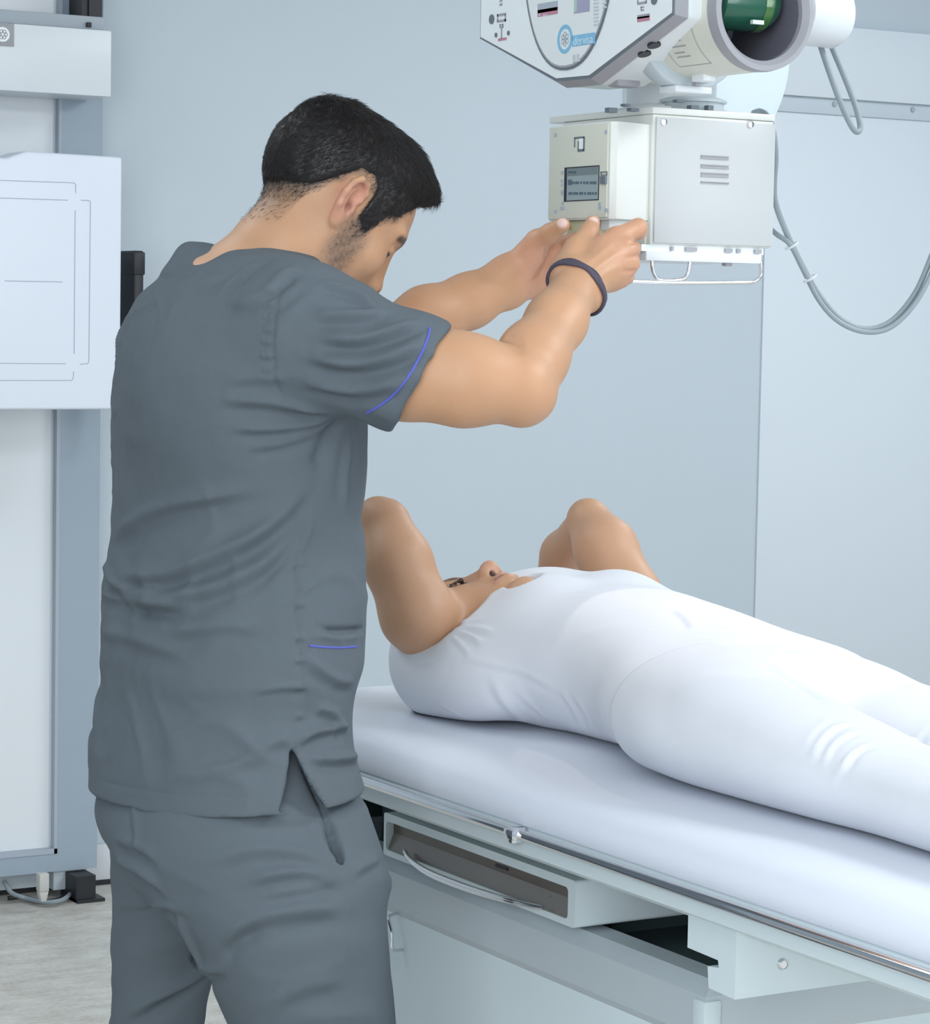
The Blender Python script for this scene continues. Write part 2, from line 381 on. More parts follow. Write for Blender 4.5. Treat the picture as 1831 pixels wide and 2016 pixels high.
box('rear_screen', 1.97, 1.985, 2.39, 3.36, .66, .775, M['darkgreen'], tb, 0)
# small chrome door pull beside the technician's trouser leg
k0 = on(0, px0-.012, 764, 1800); k1 = on(0, px0-.012, 772, 1868)
bm = bmesh.new(); a_tube(bm, cr([(px0+.004, k0[1], k0[2]), (px0-.012, k0[1]-.002, k0[2]-.004), (px0-.013, k1[1], (k0[2]+k1[2])/2), (px0-.012, k1[1]-.002, k1[2]), (px0+.004, k1[1]-.002, k1[2]-.002)], 5), .0024, 8)
bm_obj('door_pull', bm, M['chrome'], tb, True)
# hooked bracket under the frame
bx, by = 1.62, 2.195
c = [on(0, bx, *q) for q in ((1355, 1803), (1355, 1866), (1420, 1893), (1422, 1908), (1393, 1902), (1395, 1945), (1450, 1970), (1450, 1838))]
bm = bmesh.new()
yl, yr = c[0][1], c[7][1]
hook = [(yl, .782), (yl, c[1][2]), (c[2][1]+.006, c[2][2]), (c[3][1]+.006, c[3][2]), (c[4][1], c[4][2]), (c[5][1], c[5][2]), (yr, .708), (yr, .782)]
a_prism(bm, hook, 0, bx, 1.85)
br = bm_obj('hook_bracket', bm, M['cwhite'], tb, False)
s = on(1, yr, 1540, 1898)
bm = bmesh.new(); a_lathe(bm, [(0, -.003), (.0045, -.003), (.005, 0)], (s[0], yr, s[2]), 1, 16); a_lathe(bm, [(.0045, -.0035), (.0065, -.001), (.007, 0)], (s[0], yr, s[2]), 1, 16)
bm_obj('bolt', bm, M['chrome'], br, True)
# pedestal leg strip seen under the bracket
box('corner_post', px0-.004, px0+.02, py0-.004, py0+.02, 0, pz-.02, M['cwhite'], tb, .003)
# ------------------------------------------------------------------ mattress
bm = bmesh.new()
x0, x1_, y0, y1_, z0, z1 = 1.598, 2.325, 1.03, 3.402, .8225, .872
ny, = (60,)
prof = [(x0+.004, z0), (x0, z0+.010), (x0+.001, z0+.022), (x0+.006, z0+.032), (x0+.016, z0+.0405), (x0+.032, z0+.0455), (x0+.06, z0+.0485), (x0+.12, z1), (x0+.25, z1), ((x0+x1_)/2, z1), (x1_-.25, z1), (x1_-.12, z1), (x1_-.06, z0+.0485), (x1_-.032, z0+.0455), (x1_-.016, z0+.0405), (x1_-.006, z0+.032), (x1_-.001, z0+.022), (x1_, z0+.010), (x1_-.004, z0)]
rows = []
for j in range(ny+1):
    t = j/ny; y = y0+(y1_-y0)*t
    e = min(y-y0, y1_-y); sh = 1-min(1, e/.03)
    s_ = math.sqrt(max(0, 1-sh*sh)) if sh < 1 else 0.0
    rows.append([bm.verts.new((x, y, z0+(z-z0)*(.25+.75*s_))) for x, z in prof])
for A, B in zip(rows, rows[1:]):
    for i in range(len(prof)-1): bm.faces.new((A[i], A[i+1], B[i+1], B[i]))
    bm.faces.new((A[-1], A[0], B[0], B[-1]))
bm.faces.new(rows[0]); bm.faces.new(rows[-1][::-1])
mo = bm_obj('mattress', bm, M['matt'], None, True)
tag(mo, 'pale blue-white vinyl mattress with rounded edges lying on the x-ray table', 'mattress')
# ------------------------------------------------------------------ ceiling x-ray unit
xu = empty('xray_tube_unit', (1.95, 2.84, 2.8), 'white ceiling-hung x-ray tube unit with control console and cream box above the patient', 'x-ray machine')
cx0, cx1, cy0, cy1, cz0, cz1 = 1.858, 2.044, 2.736, 2.945, 1.507, 1.668
col = bmesh.new(); a_box(col, cx0, cx1, cy0, cy1, cz0, cz1)
co = bm_obj('collimator_box', col, M['cream'], xu, True, .002)
box('box_lid', cx0-.002, cx1+.001, cy0-.002, cy1+.03, cz1, cz1+.0085, M['cream'], xu, .0015)
box('front_cover', cx0+.004, cx1+.001, cy0-.003, cy0, cz0+.002, cz1-.004, M['cover'], co, .001)
bm = bmesh.new()
for (ya, yb) in ((306, 314), (324, 332), (340, 349), (358, 362)):
    a_, b2 = on(1, cy0-.003, 1380, ya), on(1, cy0-.003, 1434, yb)
    for z in (a_[2], b2[2]): a_box(bm, a_[0], b2[0], cy0-.0045, cy0-.0025, z-.0006, z+.0006)
    a_box(bm, a_[0], b2[0], cy0-.0035, cy0-.0025, b2[2], a_[2])
bm_obj('vent_slots', bm, M['silver'], co)
for q in ((1307, 240), (1478, 245)):
    c = on(1, cy0-.003, *q)
    bm = bmesh.new(); a_lathe(bm, [(0, -.002), (.0042, -.0015), (.0046, 0)], (c[0], cy0-.003, c[2]), 1, 16)
    o = bm_obj('screw', bm, M['chrome'], co, True)
# display housing on the left side, tapered towards the front corner
hz0, hz1 = 1.536, 1.655
fx = 1.79
ph = [(fx, 2.865), (fx, 2.727), (cx0+.002, 2.742), (cx0+.002, 2.93), (1.83, 2.93), (1.83, 2.865)]
ho = prism('display_housing', [(fx, 2.865), (fx, 2.727), (fx+.008, 2.7225), (cx0+.002, 2.741), (cx0+.002, 2.93), (fx+.03, 2.90)], 2, hz0, hz1, M['cream'], co, .001)
fpz = on(0, fx-.002, 1140, 340)
fpt = prism('face_plate', [(2.863, hz0+.002), (2.863, hz1-.002), (2.729, hz1-.002), (2.729, hz0+.002)], 0, fx-.003, fx, M['beige'], co, .0006)
def fq(px, py, x=fx-.003): return on(0, x, px, py)
def plate(bm, pa, pb, x0, x1_):
    a_, b2 = fq(*pa), fq(*pb)
    a_box(bm, x0, x1_, min(a_[1], b2[1]), max(a_[1], b2[1]), min(a_[2], b2[2]), max(a_[2], b2[2]))
def pbox(name, pa, pb, dx, m, par):
    bm = bmesh.new(); plate(bm, pa, pb, fx-.003-dx, fx-.0028); return bm_obj(name, bm, m, par)
pbox('screen_bezel', (1112, 330), (1179, 394), .0006, M['dark'], co)
pbox('screen', (1118, 332), (1178, 392), .0010, M['lcd'], co)
pbox('screen_header', (1118, 332), (1178, 343), .0013, M['lcdb'], co)
bm = bmesh.new()
rnd = random.Random(3)
for py in (360, 381):
    x = 1121
    while x < 1175:
        w = rnd.choice((3, 4, 5, 7)); plate(bm, (x, py-2.4), (min(x+w, 1176), py+2.2), fx-.0045, fx-.004); x += w+rnd.choice((1.2, 2, 3))
plate(bm, (1120, 354), (1127, 364), fx-.0046, fx-.004)
for x in (1121, 1125, 1129, 1133): plate(bm, (x, 337), (x+3, 341), fx-.0048, fx-.0042)
bm_obj('screen_text', bm, M['lcdt'], co)
bm = bmesh.new()
bm.free()
for nm_, lst in (('plate_screw', (((1094, 266), 2, 3.5),)), ('plate_screw', (((1193, 260), 2, 3.5),)), ('plate_screw', (((1094, 417), 2.4, 3),)), ('plate_screw', (((1194, 414), 3, 3.5),)),
                 ('scale_print', (((1107, 340), 2, 3), ((1107, 356), 2, 3), ((1107, 364), 2, 2.5), ((1107, 377), 2, 3), ((1107, 382), 2, 2.4), ((1108, 400), 2, 3), ((1107, 410), 4, 3))), ('legend_print', (((1181, 402), 2, 4), ((1181, 410), 3, 3)))):
    bm = bmesh.new()
    for q, w, h in lst: plate(bm, (q[0]-w, q[1]-h), (q[0]+w, q[1]+h), fx-.0036, fx-.003)
    bm_obj(nm_, bm, M['mline'], co)
bm = bmesh.new()
for (a_, b2) in (((1131, 270), (1151, 272)), ((1149, 270), (1151, 297)), ((1138, 294), (1150, 298)), ((1131, 272), (1132.5, 290)), ((1138, 278), (1140, 296))): plate(bm, a_, b2, fx-.0036, fx-.003)
bm_obj('icon_outline', bm, M['dline'], co); bm = bmesh.new()
for (a_, b2) in (((1183, 338), (1196, 339.5)), ((1183, 344), (1196, 345)), ((1183, 338), (1184.5, 345)), ((1195, 338), (1196, 345))): plate(bm, a_, b2, fx-.0036, fx-.003)
bm_obj('icon_outline', bm, M['dline'], co)
pbox('icon_white', (1140, 272.5), (1149, 293.5), .0004, M['console'], co)
pbox('rocker_switch', (1185, 347), (1195, 362), .003, M['dline'], co)
# knob block below the display, little white box and lower face
k0, k1 = on(0, 1.80, 1122, 427), on(0, 1.80, 1163, 462)
kb = box('light_knob', 1.795, cx0, k1[1], k0[1]+.0, k1[2]-.004, hz0, M['tan'], co, .003)
w = on(0, 1.797, 1125, 447); bm = bmesh.new(); a_lathe(bm, [(0, -.004), (.003, -.003), (.0032, 0)], (1.7955, w[1], w[2]), 0, 12); bm_obj('brass_contact', bm, mat('brass', (.75, .62, .3), .2, metal=1), co)
w0, w1 = on(0, 1.81, 1183, 430), on(0, 1.81, 1199, 452)
box('sensor_box', 1.81, cx0, w1[1], w0[1], w1[2], hz0, M['console'], co, .001)
box('side_panel', cx0-.004, cx0, cy0+.006, cy1-.006, cz0, hz0, M['cream'], co, .001)
# accessory rail plates and handles
box('filter_slot', cx0-.01, cx1-.008, cy0+.004, cy1, 1.4985, cz0, M['console'], co, 0)
bm = bmesh.new()
for (a_, b2) in ((1320, 1325), (1349, 1371), (1427, 1441), (1450, 1457), (1485, 1498)):
    q, r2 = on(1, cy0+.003, a_, 486), on(1, cy0+.003, b2, 486); box('slot_mark', q[0], r2[0], cy0+.001, cy0+.006, 1.500, 1.505, M['silver'], co, 0)
bm.free()
box('rail_plate', cx0-.004, cx1-.012, cy0+.002, cy1-.06, 1.487, 1.4985, M['white'], co, .001)
hy = cy0+.006
def hx(px, py, y=hy): return on(1, y, px, py)
bar = cr([hx(1283, 500), hx(1285, 530), hx(1294, 548), hx(1310, 553), hx(1342, 550), hx(1353, 541), hx(1357, 525), hx(1360, 502)], 5)
b1_ = tube('handle_bar', bar, .0026, M['chrome'], co, 10)
y2 = cy0-.006
bar = cr([hx(1494, 502, cy0+.01), hx(1498, 530, cy0), hx(1496, 545, y2), hx(1484, 554, y2), hx(1465, 556, y2), hx(1320, 556.5, y2), hx(1225, 552, y2), hx(1205, 545, y2), hx(1200, 500, cy0+.02)], 5)
tube('handle_bar', bar, .0026, M['chrome'], co, 10)
c = hx(1440, 507); box('stud', c[0]-.005, c[0]+.005, cy0+.01, cy0+.02, 1.483, 1.488, M['silver'], co, .001)
# swivel collar, round plates
sc_ = on(1, 2.84, 1322, 190); SX = sc_[0]
lathe('swivel_collar', [(0, 1.676), (.072, 1.676), (.072, 1.683), (.062, 1.684), (.062, 1.686), (.058, 1.688), (.058, 1.725), (.059, 1.7255), (.059, 1.728), (.05, 1.735), (.045, 1.76), (0, 1.76)], (SX, 2.84, 0), 2, M['white'], xu)
q = on(1, 2.78, 1372, 208)
lathe('pivot_plate', [(0, 1.677), (.040, 1.677), (.040, 1.688), (.044, 1.689), (.044, 1.692), (.036, 1.695), (0, 1.695)], (q[0], 2.79, 0), 2, M['lgrey'], xu)
bm = bmesh.new()
for (px, py, w, h) in ((1397, 214, .004, .004), (1366, 214, .006, .004), (1205, 217, .006, .003), (1248, 216, .006, .002), (1338, 199, .006, .0015), (1233, 207, .004, .0015)):
    c = on(1, 2.745, px, py); box('detent_mark', c[0]-w, c[0]+w, 2.742, 2.752, c[2]-h, c[2]+h, M['dline'], xu, 0)
bm.free()
# support disc and arm behind the tube
dc = on(1, 2.93, 1373, 117)
Rd = .163; xc_ = dc[0]-.085
pd_ = [(dc[0]+Rd*math.cos(a), dc[2]+.015+Rd*math.sin(a)) for a in [rad(-121+k*3) for k in range(82)]]
prism('support_plate', pd_, 1, 2.94, 2.985, M['cwhite'], xu, .004)
pd2 = [(dc[0]+(Rd-.016)*math.cos(a), dc[2]+.015+(Rd-.016)*math.sin(a)) for a in [rad(-120+k*3) for k in range(81)]]
prism('support_face', pd2, 1, 2.925, 2.94, M['cwhite'], xu, .003)
box('support_arm', dc[0]+.0, dc[0]+.09, 2.97, 3.10, dc[2]-.09, dc[2]+.45, M['cwhite'], xu, .01, 3)
bm = bmesh.new(); a_box(bm, dc[0]-.06, dc[0]+.14, 2.94, 3.18, 2.10, 2.62); bm_obj('carriage', bm, M['white'], xu, True, .012)
lathe('ceiling_column', [(0, 2.6), (.09, 2.6), (.09, 2.8), (0, 2.8)], (dc[0], 3.06, 0), 2, M['lgrey'], xu)
# tube housing, axis front to back
tc0 = on(1, 2.53, 1504, 20); TXc, TZc = tc0[0], tc0[2]
R_ = .0705
tube_o = lathe('tube_housing', [(0, 2.80), (.05, 2.80), (R_-.004, 2.785), (R_, 2.76), (R_, 2.545), (R_+.0005, 2.54)], (TXc, 0, TZc), 1, M['tube'], xu, 96)
lathe('port_rim', [(R_+.0005, 2.545), (R_+.001, 2.535), (R_, 2.527), (R_-.006, 2.526), (R_-.012, 2.533), (R_-.012, 2.545)], (TXc, 0, TZc), 1, M['silver'], tube_o, 96)
lathe('port_liner', [(R_-.012, 2.54), (R_-.014, 2.72), (0, 2.72)], (TXc, 0, TZc), 1, mat('liner_grey', (.16, .16, .20), .35), tube_o, 64)
gz = TZc+.014; gy = 2.58
gpr = [(0, -.055), (.012, -.055), (.030, -.048), (.034, -.044), (.034, .018), (.032, .028), (.025, .040), (.012, .048), (0, .050)]
lathe('tube_insert', gpr, (TXc+.004, gy, gz), 0, M['green'], tube_o, 48)
lathe('insert_band', [(.0344, .012), (.0346, .018), (.0344, .024)], (TXc+.004, gy, gz), 0, mat('green_band', (.05, .16, .04), .2, coat=.6), tube_o, 48)
c = on(1, gy-.032, 1491, 44); box('insert_label', c[0]-.008, c[0]+.008, gy-.0345, gy-.029, c[2]-.0024, c[2]+.0024, M['tie'], tube_o, 0)
lathe('mount_ring', [(.05, 2.668), (.077, 2.668), (.079, 2.669), (.080, 2.671), (.080, 2.698), (.079, 2.700), (.05, 2.700)], (TXc-.002, 0, TZc-.004), 1, M['lgrey'], xu, 96)
c = on(1, 2.66, 1372, 176); box('ring_base', c[0]-.028, c[0]+.026, 2.665, 2.70, c[2]-.004, c[2]+.004, M['white'], xu, .001)
c = on(1, 2.652, 1380, 160); bm = bmesh.new(); a_box(bm, c[0]-.008, c[0]-.003, 2.650, 2.66, c[2]-.006, c[2]+.006); a_box(bm, c[0]-.004, c[0]+.007, 2.649, 2.66, c[2]-.002, c[2]+.007); bm_obj('ring_catch', bm, M['silver'], xu)
c = on(1, 2.64, 1382, 140); box('tube_port_tab', c[0]-.008, c[0]+.010, 2.625, 2.65, TZc-R_-.006, TZc-R_+.004, M['console'], tube_o, .001)
# warning label printed on the curved side of the tube
bm = bmesh.new()
def tsurf(a, y, r=R_+.0004): return Vector((TXc-math.cos(a)*r, y, TZc-math.sin(a)*r))
def arcquad(a0, a1, y0, y1, m=6):
    va = [[bm.verts.new(tsurf(a0+(a1-a0)*i/m, y)) for y in (y0, y1)] for i in range(m+1)]
    for p, q in zip(va, va[1:]): bm.faces.new((p[0], p[1], q[1], q[0]))
a0, a1, ya, yb = rad(6), rad(58), 2.58, 2.645
for t in (a0, a1): arcquad(t, t+.012, ya, yb, 1)
for y in (ya, yb): arcquad(a0, a1, y, y+.0009, 10)
for t, l in ((10, .9), (22, .5), (27, .7), (33, .85), (40, .6), (45, .75)):
    arcquad(rad(t), rad(t)+.022, yb-.012-(yb-ya-.03)*l, yb-.012, 1)
bm_obj('warning_label', bm, M['silver'], tube_o)
# cable receptacle on the right
rc = on(1, 2.70, 1605, 28)
lathe('cable_receptacle', [(0, -.03), (.040, -.03), (.041, .028), (.036, .036), (0, .038)], (rc[0]+.0, 2.70, rc[2]), 0, M['white'], xu)
# console
KX = 1.765
def kq(px, py, x=KX): q = on(0, x, px, py); return (q[1], q[2])
A_ = kq(945, 76); B_ = kq(1096, 160); C_ = kq(1161, 154); D_ = kq(1326, 28)
zt = A_[1]+.30
ycen = (A_[0]+D_[0])/2
hexa = [A_, B_, C_, D_, (D_[0], D_[1]+.22), (C_[0], zt+.07), (B_[0], zt+.07), (A_[0], zt-.06)]
def shrink(pl, s):
    cy_ = sum(p[0] for p in pl)/len(pl); cz_ = sum(p[1] for p in pl)/len(pl)
    out = []
    for p in pl:
        dy_, dz_ = cy_-p[0], cz_-p[1]; l = math.hypot(dy_, dz_); out.append((p[0]+dy_/l*s, p[1]+dz_/l*s))
    return out
def offs(pl, s): return shrink(pl, -s)
kc = bmesh.new(); a_prism(kc, offs(hexa, .006), 0, KX+.014, KX+.085); ko = bm_obj('console_body', kc, M['console'], xu, True, .008, 3)
kc = bmesh.new()
A1 = [kc.verts.new((KX+.002, *p)) for p in hexa]; B1 = [kc.verts.new((KX+.016, *p)) for p in offs(hexa, .0075)]
for i in range(8): kc.faces.new((A1[i], A1[(i+1) % 8], B1[(i+1) % 8], B1[i]))
kc.faces.new(A1[::-1]); kc.faces.new(B1)
bm_obj('console_bezel', kc, M['silver'], ko)
prism('console_gasket', hexa, 0, KX, KX+.003, M['dline'], ko)
prism('console_face', shrink(hexa, .0035), 0, KX-.0012, KX+.001, M['console'], ko)
# oval dial
ob = kq(1136, 131); ol = kq(1043, -10); or_ = kq(1203, -10)
oy = (ol[0]+or_[0])/2
def oval(s):
    out = []
    b0 = ob[1]+(.0 if s == 0 else s); hw = abs(ol[0]-or_[0])/2-s
    hh = .17-s
    cz_ = ob[1]+.17
    for k in range(64):
        a = 2*math.pi*k/64; out.append((oy+(hw+.012)*math.cos(a)*(abs(math.cos(a))**-.12 if abs(math.cos(a)) > 1e-3 else 0), cz_+hh*math.sin(a)))
    return out
prism('dial_ring', oval(-.003), 0, KX-.0025, KX, M['dline'], ko)
prism('dial_bevel', oval(.0), 0, KX-.0030, KX, M['silver'], ko)
dl = prism('dial_face', oval(.0025), 0, KX-.0034, KX, mat('dial_face', (.78, .83, .83), .3), ko)
def kplate(name, pa, pb, dx, m):
    a_, b2 = kq(*pa, x=KX-.0035), kq(*pb, x=KX-.0035)
    return box(name, KX-.0034-dx, KX-.0033, min(a_[0], b2[0]), max(a_[0], b2[0]), min(a_[1], b2[1]), max(a_[1], b2[1]), m, ko, 0)
fX = KX-.0038
kplate('dial_print', (1059, 8), (1098, 20), .0005, M['mline']); kplate('dial_print', (1059, 20), (1098, 27), .0005, M['red'])
kplate('dial_print', (1131, -6), (1161, 22), .0005, mat('dial_mauve', (.36, .36, .50), .5)); kplate('dial_print', (1131, -6), (1136, 23), .0007, mat('dial_green', (.42, .58, .50), .5))
bm = bmesh.new()
def kp(bm, pa, pb, x=KX-.0036, x2=KX-.0012):
    a_, b2 = kq(*pa, x=x), kq(*pb, x=x)
    a_box(bm, x-.0004, x2, min(a_[0], b2[0]), max(a_[0], b2[0]), min(a_[1], b2[1]), max(a_[1], b2[1]))
for i in range(9): kp(bm, (1169, 51-i*7), (1179, 46-i*7))
for i in range(3): kp(bm, (1186, 17-i*8), (1193, 12-i*8))
kp(bm, (1128, 108), (1133, 122)); kp(bm, (1136, 107), (1141, 121))
for x in (1061, 1070, 1075): kp(bm, (x, 28), (x+3, 31))
bm_obj('scale_print', bm, mat('pale_print', (.56, .60, .64), .5), ko)
# logo
lc = kq(1112, 77, fX); 
def ringyz(bm, c, ry0, rz0, ry1, rz1, x0, x1_, n=40):
    R1 = []
    for (ry, rz, x) in ((ry0, rz0, x1_), (ry0, rz0, x0), (ry1, rz1, x0), (ry1, rz1, x1_)):
        R1.append([bm.verts.new((x, c[0]+ry*math.cos(2*math.pi*k/n), c[1]+rz*math.sin(2*math.pi*k/n))) for k in range(n)])
    for A, B in zip(R1, R1[1:]):
        for k in range(n): bm.faces.new((A[k], A[(k+1) % n], B[(k+1) % n], B[k]))
bm = bmesh.new(); ringyz(bm, lc, .0175, .0178, .0125, .0128, fX, fX+.001)
bm_obj('logo_ring', bm, M['blue'], ko)
bm = bmesh.new()
for k in range(6):
    a = k*math.pi/3+.5; ringyz(bm, (lc[0]+.0058*math.cos(a), lc[1]+.0058*math.sin(a)), .0034, .0034, .0022, .0022, fX, fX+.001, 12)
ringyz(bm, lc, .002, .002, .0008, .0008, fX, fX+.001, 12)
bm_obj('logo_emblem', bm, M['mline'], ko)
la, lb_ = kq(1126, 90, fX), kq(1171, 65, fX)
lz0, lz1 = kq(1148, 89, fX)[1], kq(1148, 67, fX)[1]
box('logo_bar', fX, fX+.0008, min(la[0], lb_[0]), max(la[0], lb_[0]), lz0, lz1, M['blue'], ko, 0)
text('logo_lettering', 'dervisa', .0155, M['lblue'], ko, (fX-.0004, (la[0]+lb_[0])/2, (lz0+lz1)/2-.001), (0, -1, 0), (0, 0, 1), .0003)
# console icons
bm = bmesh.new()
for (a_, b2) in (((979, 28), (996, 30)), ((979, 40), (996, 42)), ((979, 28), (981, 42)), ((994, 28), (996, 42)), ((984, 48), (991, 49.5)), ((984, 53), (991, 54.5)), ((984, 48), (985.5, 54)), ((989.5, 48), (991, 54)), ((986.5, 56), (988.5, 76)), ((984, -3), (989, 3)), ((984, 7), (989, 11))):
    kp(bm, a_, b2, KX-.0014, KX)
bm_obj('icon_print', bm, M['silver'], ko); bm = bmesh.new()
for (a_, b2) in (((1255, -8), (1257, 6)), ((1255, 5), (1273, 7)), ((1272, -8), (1273.5, 6)), ((1262, 13), (1268, 15)), ((1262, 19), (1268, 21)), ((1262, 13), (1263.5, 20)), ((1255, 30), (1279, 34))):
    kp(bm, a_, b2, KX-.0014, KX)
bm_obj('icon_print', bm, M['silver'], ko)
bm = bmesh.new(); kp(bm, (981, 76), (997, 78.5), KX-.0014, KX); bm_obj('icon_print', bm, M['red'], ko); bm = bmesh.new(); kp(bm, (1255, 34), (1279, 40), KX-.0014, KX); bm_obj('icon_print', bm, M['red'], ko)
def kdisc(name, q, ry, rz, m):
    c = kq(*q, x=KX-.0016); bm = bmesh.new(); ringyz(bm, c, ry, rz, .0001, .0001, KX-.0022, KX, 24); return bm_obj(name, bm, m, ko)
kdisc('button', (968, 38), .0062, .0062, M['dline']); kdisc('button', (1288, -1), .0062, .0062, M['dline'])
kdisc('indicator', (976.5, 69), .0028, .0030, M['dline']); kdisc('indicator', (1001, 65), .0028, .0030, M['dline'])
# two dark holes on the lower right flank of the console
nrm = Vector((0, -(C_[1]-D_[1]), -(C_[0]-D_[0]))); 
ed = Vector((0, D_[0]-C_[0], D_[1]-C_[1])).normalized(); nn = ed.cross(Vector((1, 0, 0))).normalized()
if nn.z > 0: nn = -nn
for (px, py) in ((1288, 90), (1269, 107)):
    # point on the flank plane
    q = ray(px, py); p0 = Vector((KX, *C_))+nn*.0068; t = (p0-Vector(C0)).dot(nn)/Vector(q).dot(nn); c = Vector(C0)+Vector(q)*t
    bm = bmesh.new(); vs = [c+nn*.0006+(ed*math.cos(a)*.0085+Vector((1, 0, 0))*math.sin(a)*.008) for a in [2*math.pi*k/24 for k in range(24)]]
    V = [bm.verts.new(v) for v in vs]; V2 = [bm.verts.new(v-nn*.003) for v in vs]; bm.faces.new(V); bm.faces.new(V2[::-1])
    for k in range(24): bm.faces.new((V[k], V[(k+1) % 24], V2[(k+1) % 24], V2[k]))
    bm_obj('socket_hole', bm, M['dark'], ko)
box('console_arm', KX+.08, TXc-.03, 2.78, 2.90, TZc-.03, TZc+.10, M['white'], xu, .006)
c = on(0, KX+.05, 1232, 163); box('knob', KX+.03, KX+.065, c[1]-.012, c[1]+.012, c[2]-.006, c[2]+.01, M['silver'], ko, .004)
# ------------------------------------------------------------------ cables
def cab(name, pl, r, label, D0=None):
    pts = [P(*q) for q in pl]
    if pl[-1][0] > 1850: e_ = pts[-1]; pts += [e_+np.array([.04, .02, .25]), e_+np.array([.05, .03, .7]), np.array([e_[0]+.05, e_[1]+.03, 2.79])]
    o = tube(name, cr(pts, 8), r, M['cable'], None, 12); tag(o, label, 'cable'); return o
ca = cab('cable', [(1484, 222, 3.46), (1497, 219, 3.43), (1512, 230, 3.41), (1523, 262, 3.405), (1527, 310, 3.40), (1524, 360, 3.40), (1527, 400, 3.40), (1545, 450, 3.41), (1575, 515, 3.42), (1612, 580, 3.43), (1655, 628, 3.44), (1705, 648, 3.45), (1755, 632, 3.46), (1800, 580, 3.47), (1831, 512, 3.48), (1860, 430, 3.49), (1890, 320, 3.5)], .0038, 'grey cable arching over the cream box corner and curving off to the right')
cb = cab('cable', [(1517, 450, 3.42), (1530, 462, 3.415), (1556, 482, 3.40), (1580, 528, 3.41), (1612, 590, 3.42), (1650, 632, 3.43), (1700, 653, 3.44), (1750, 646, 3.45), (1797, 603, 3.46), (1833, 540, 3.47), (1862, 460, 3.48), (1895, 350, 3.49)], .0034, 'grey cable leaving the lower right side of the cream box')
for q in ((1559, 484), (1595, 548)):
    c = P(*q, 3.405); bm = bmesh.new()
    dv = Vector(P(q[0]+20, q[1]+36, 3.41))-Vector(c); dv.normalize(); u = dv.cross(Vector((0, 1, 0))).normalized(); w = dv.cross(u)
    a_tube(bm, [Vector(c)+(u*math.cos(a)+w*math.sin(a))*.0085 for a in [2*math.pi*k/16 for k in range(16)]], .0016, 6, True)
    t = tag(bm_obj('cable_tie', bm, M['tie'], None, True), 'clear cable tie round the two grey cables, '+('upper one nearest the box' if q[0] < 1570 else 'lower one further from the box'), 'cable tie', 'cable ties on the grey cables')
cab('cable', [(1606, 60, 3.36), (1616, 92, 3.36), (1632, 140, 3.36), (1652, 195, 3.36), (1672, 240, 3.365), (1684, 258, 3.37), (1692, 257, 3.38), (1693, 243, 3.39), (1683, 205, 3.40), (1664, 155, 3.40), (1645, 110, 3.40), (1628, 70, 3.40)], .0038, 'grey cable hanging in a narrow loop from the round white connector at top right')
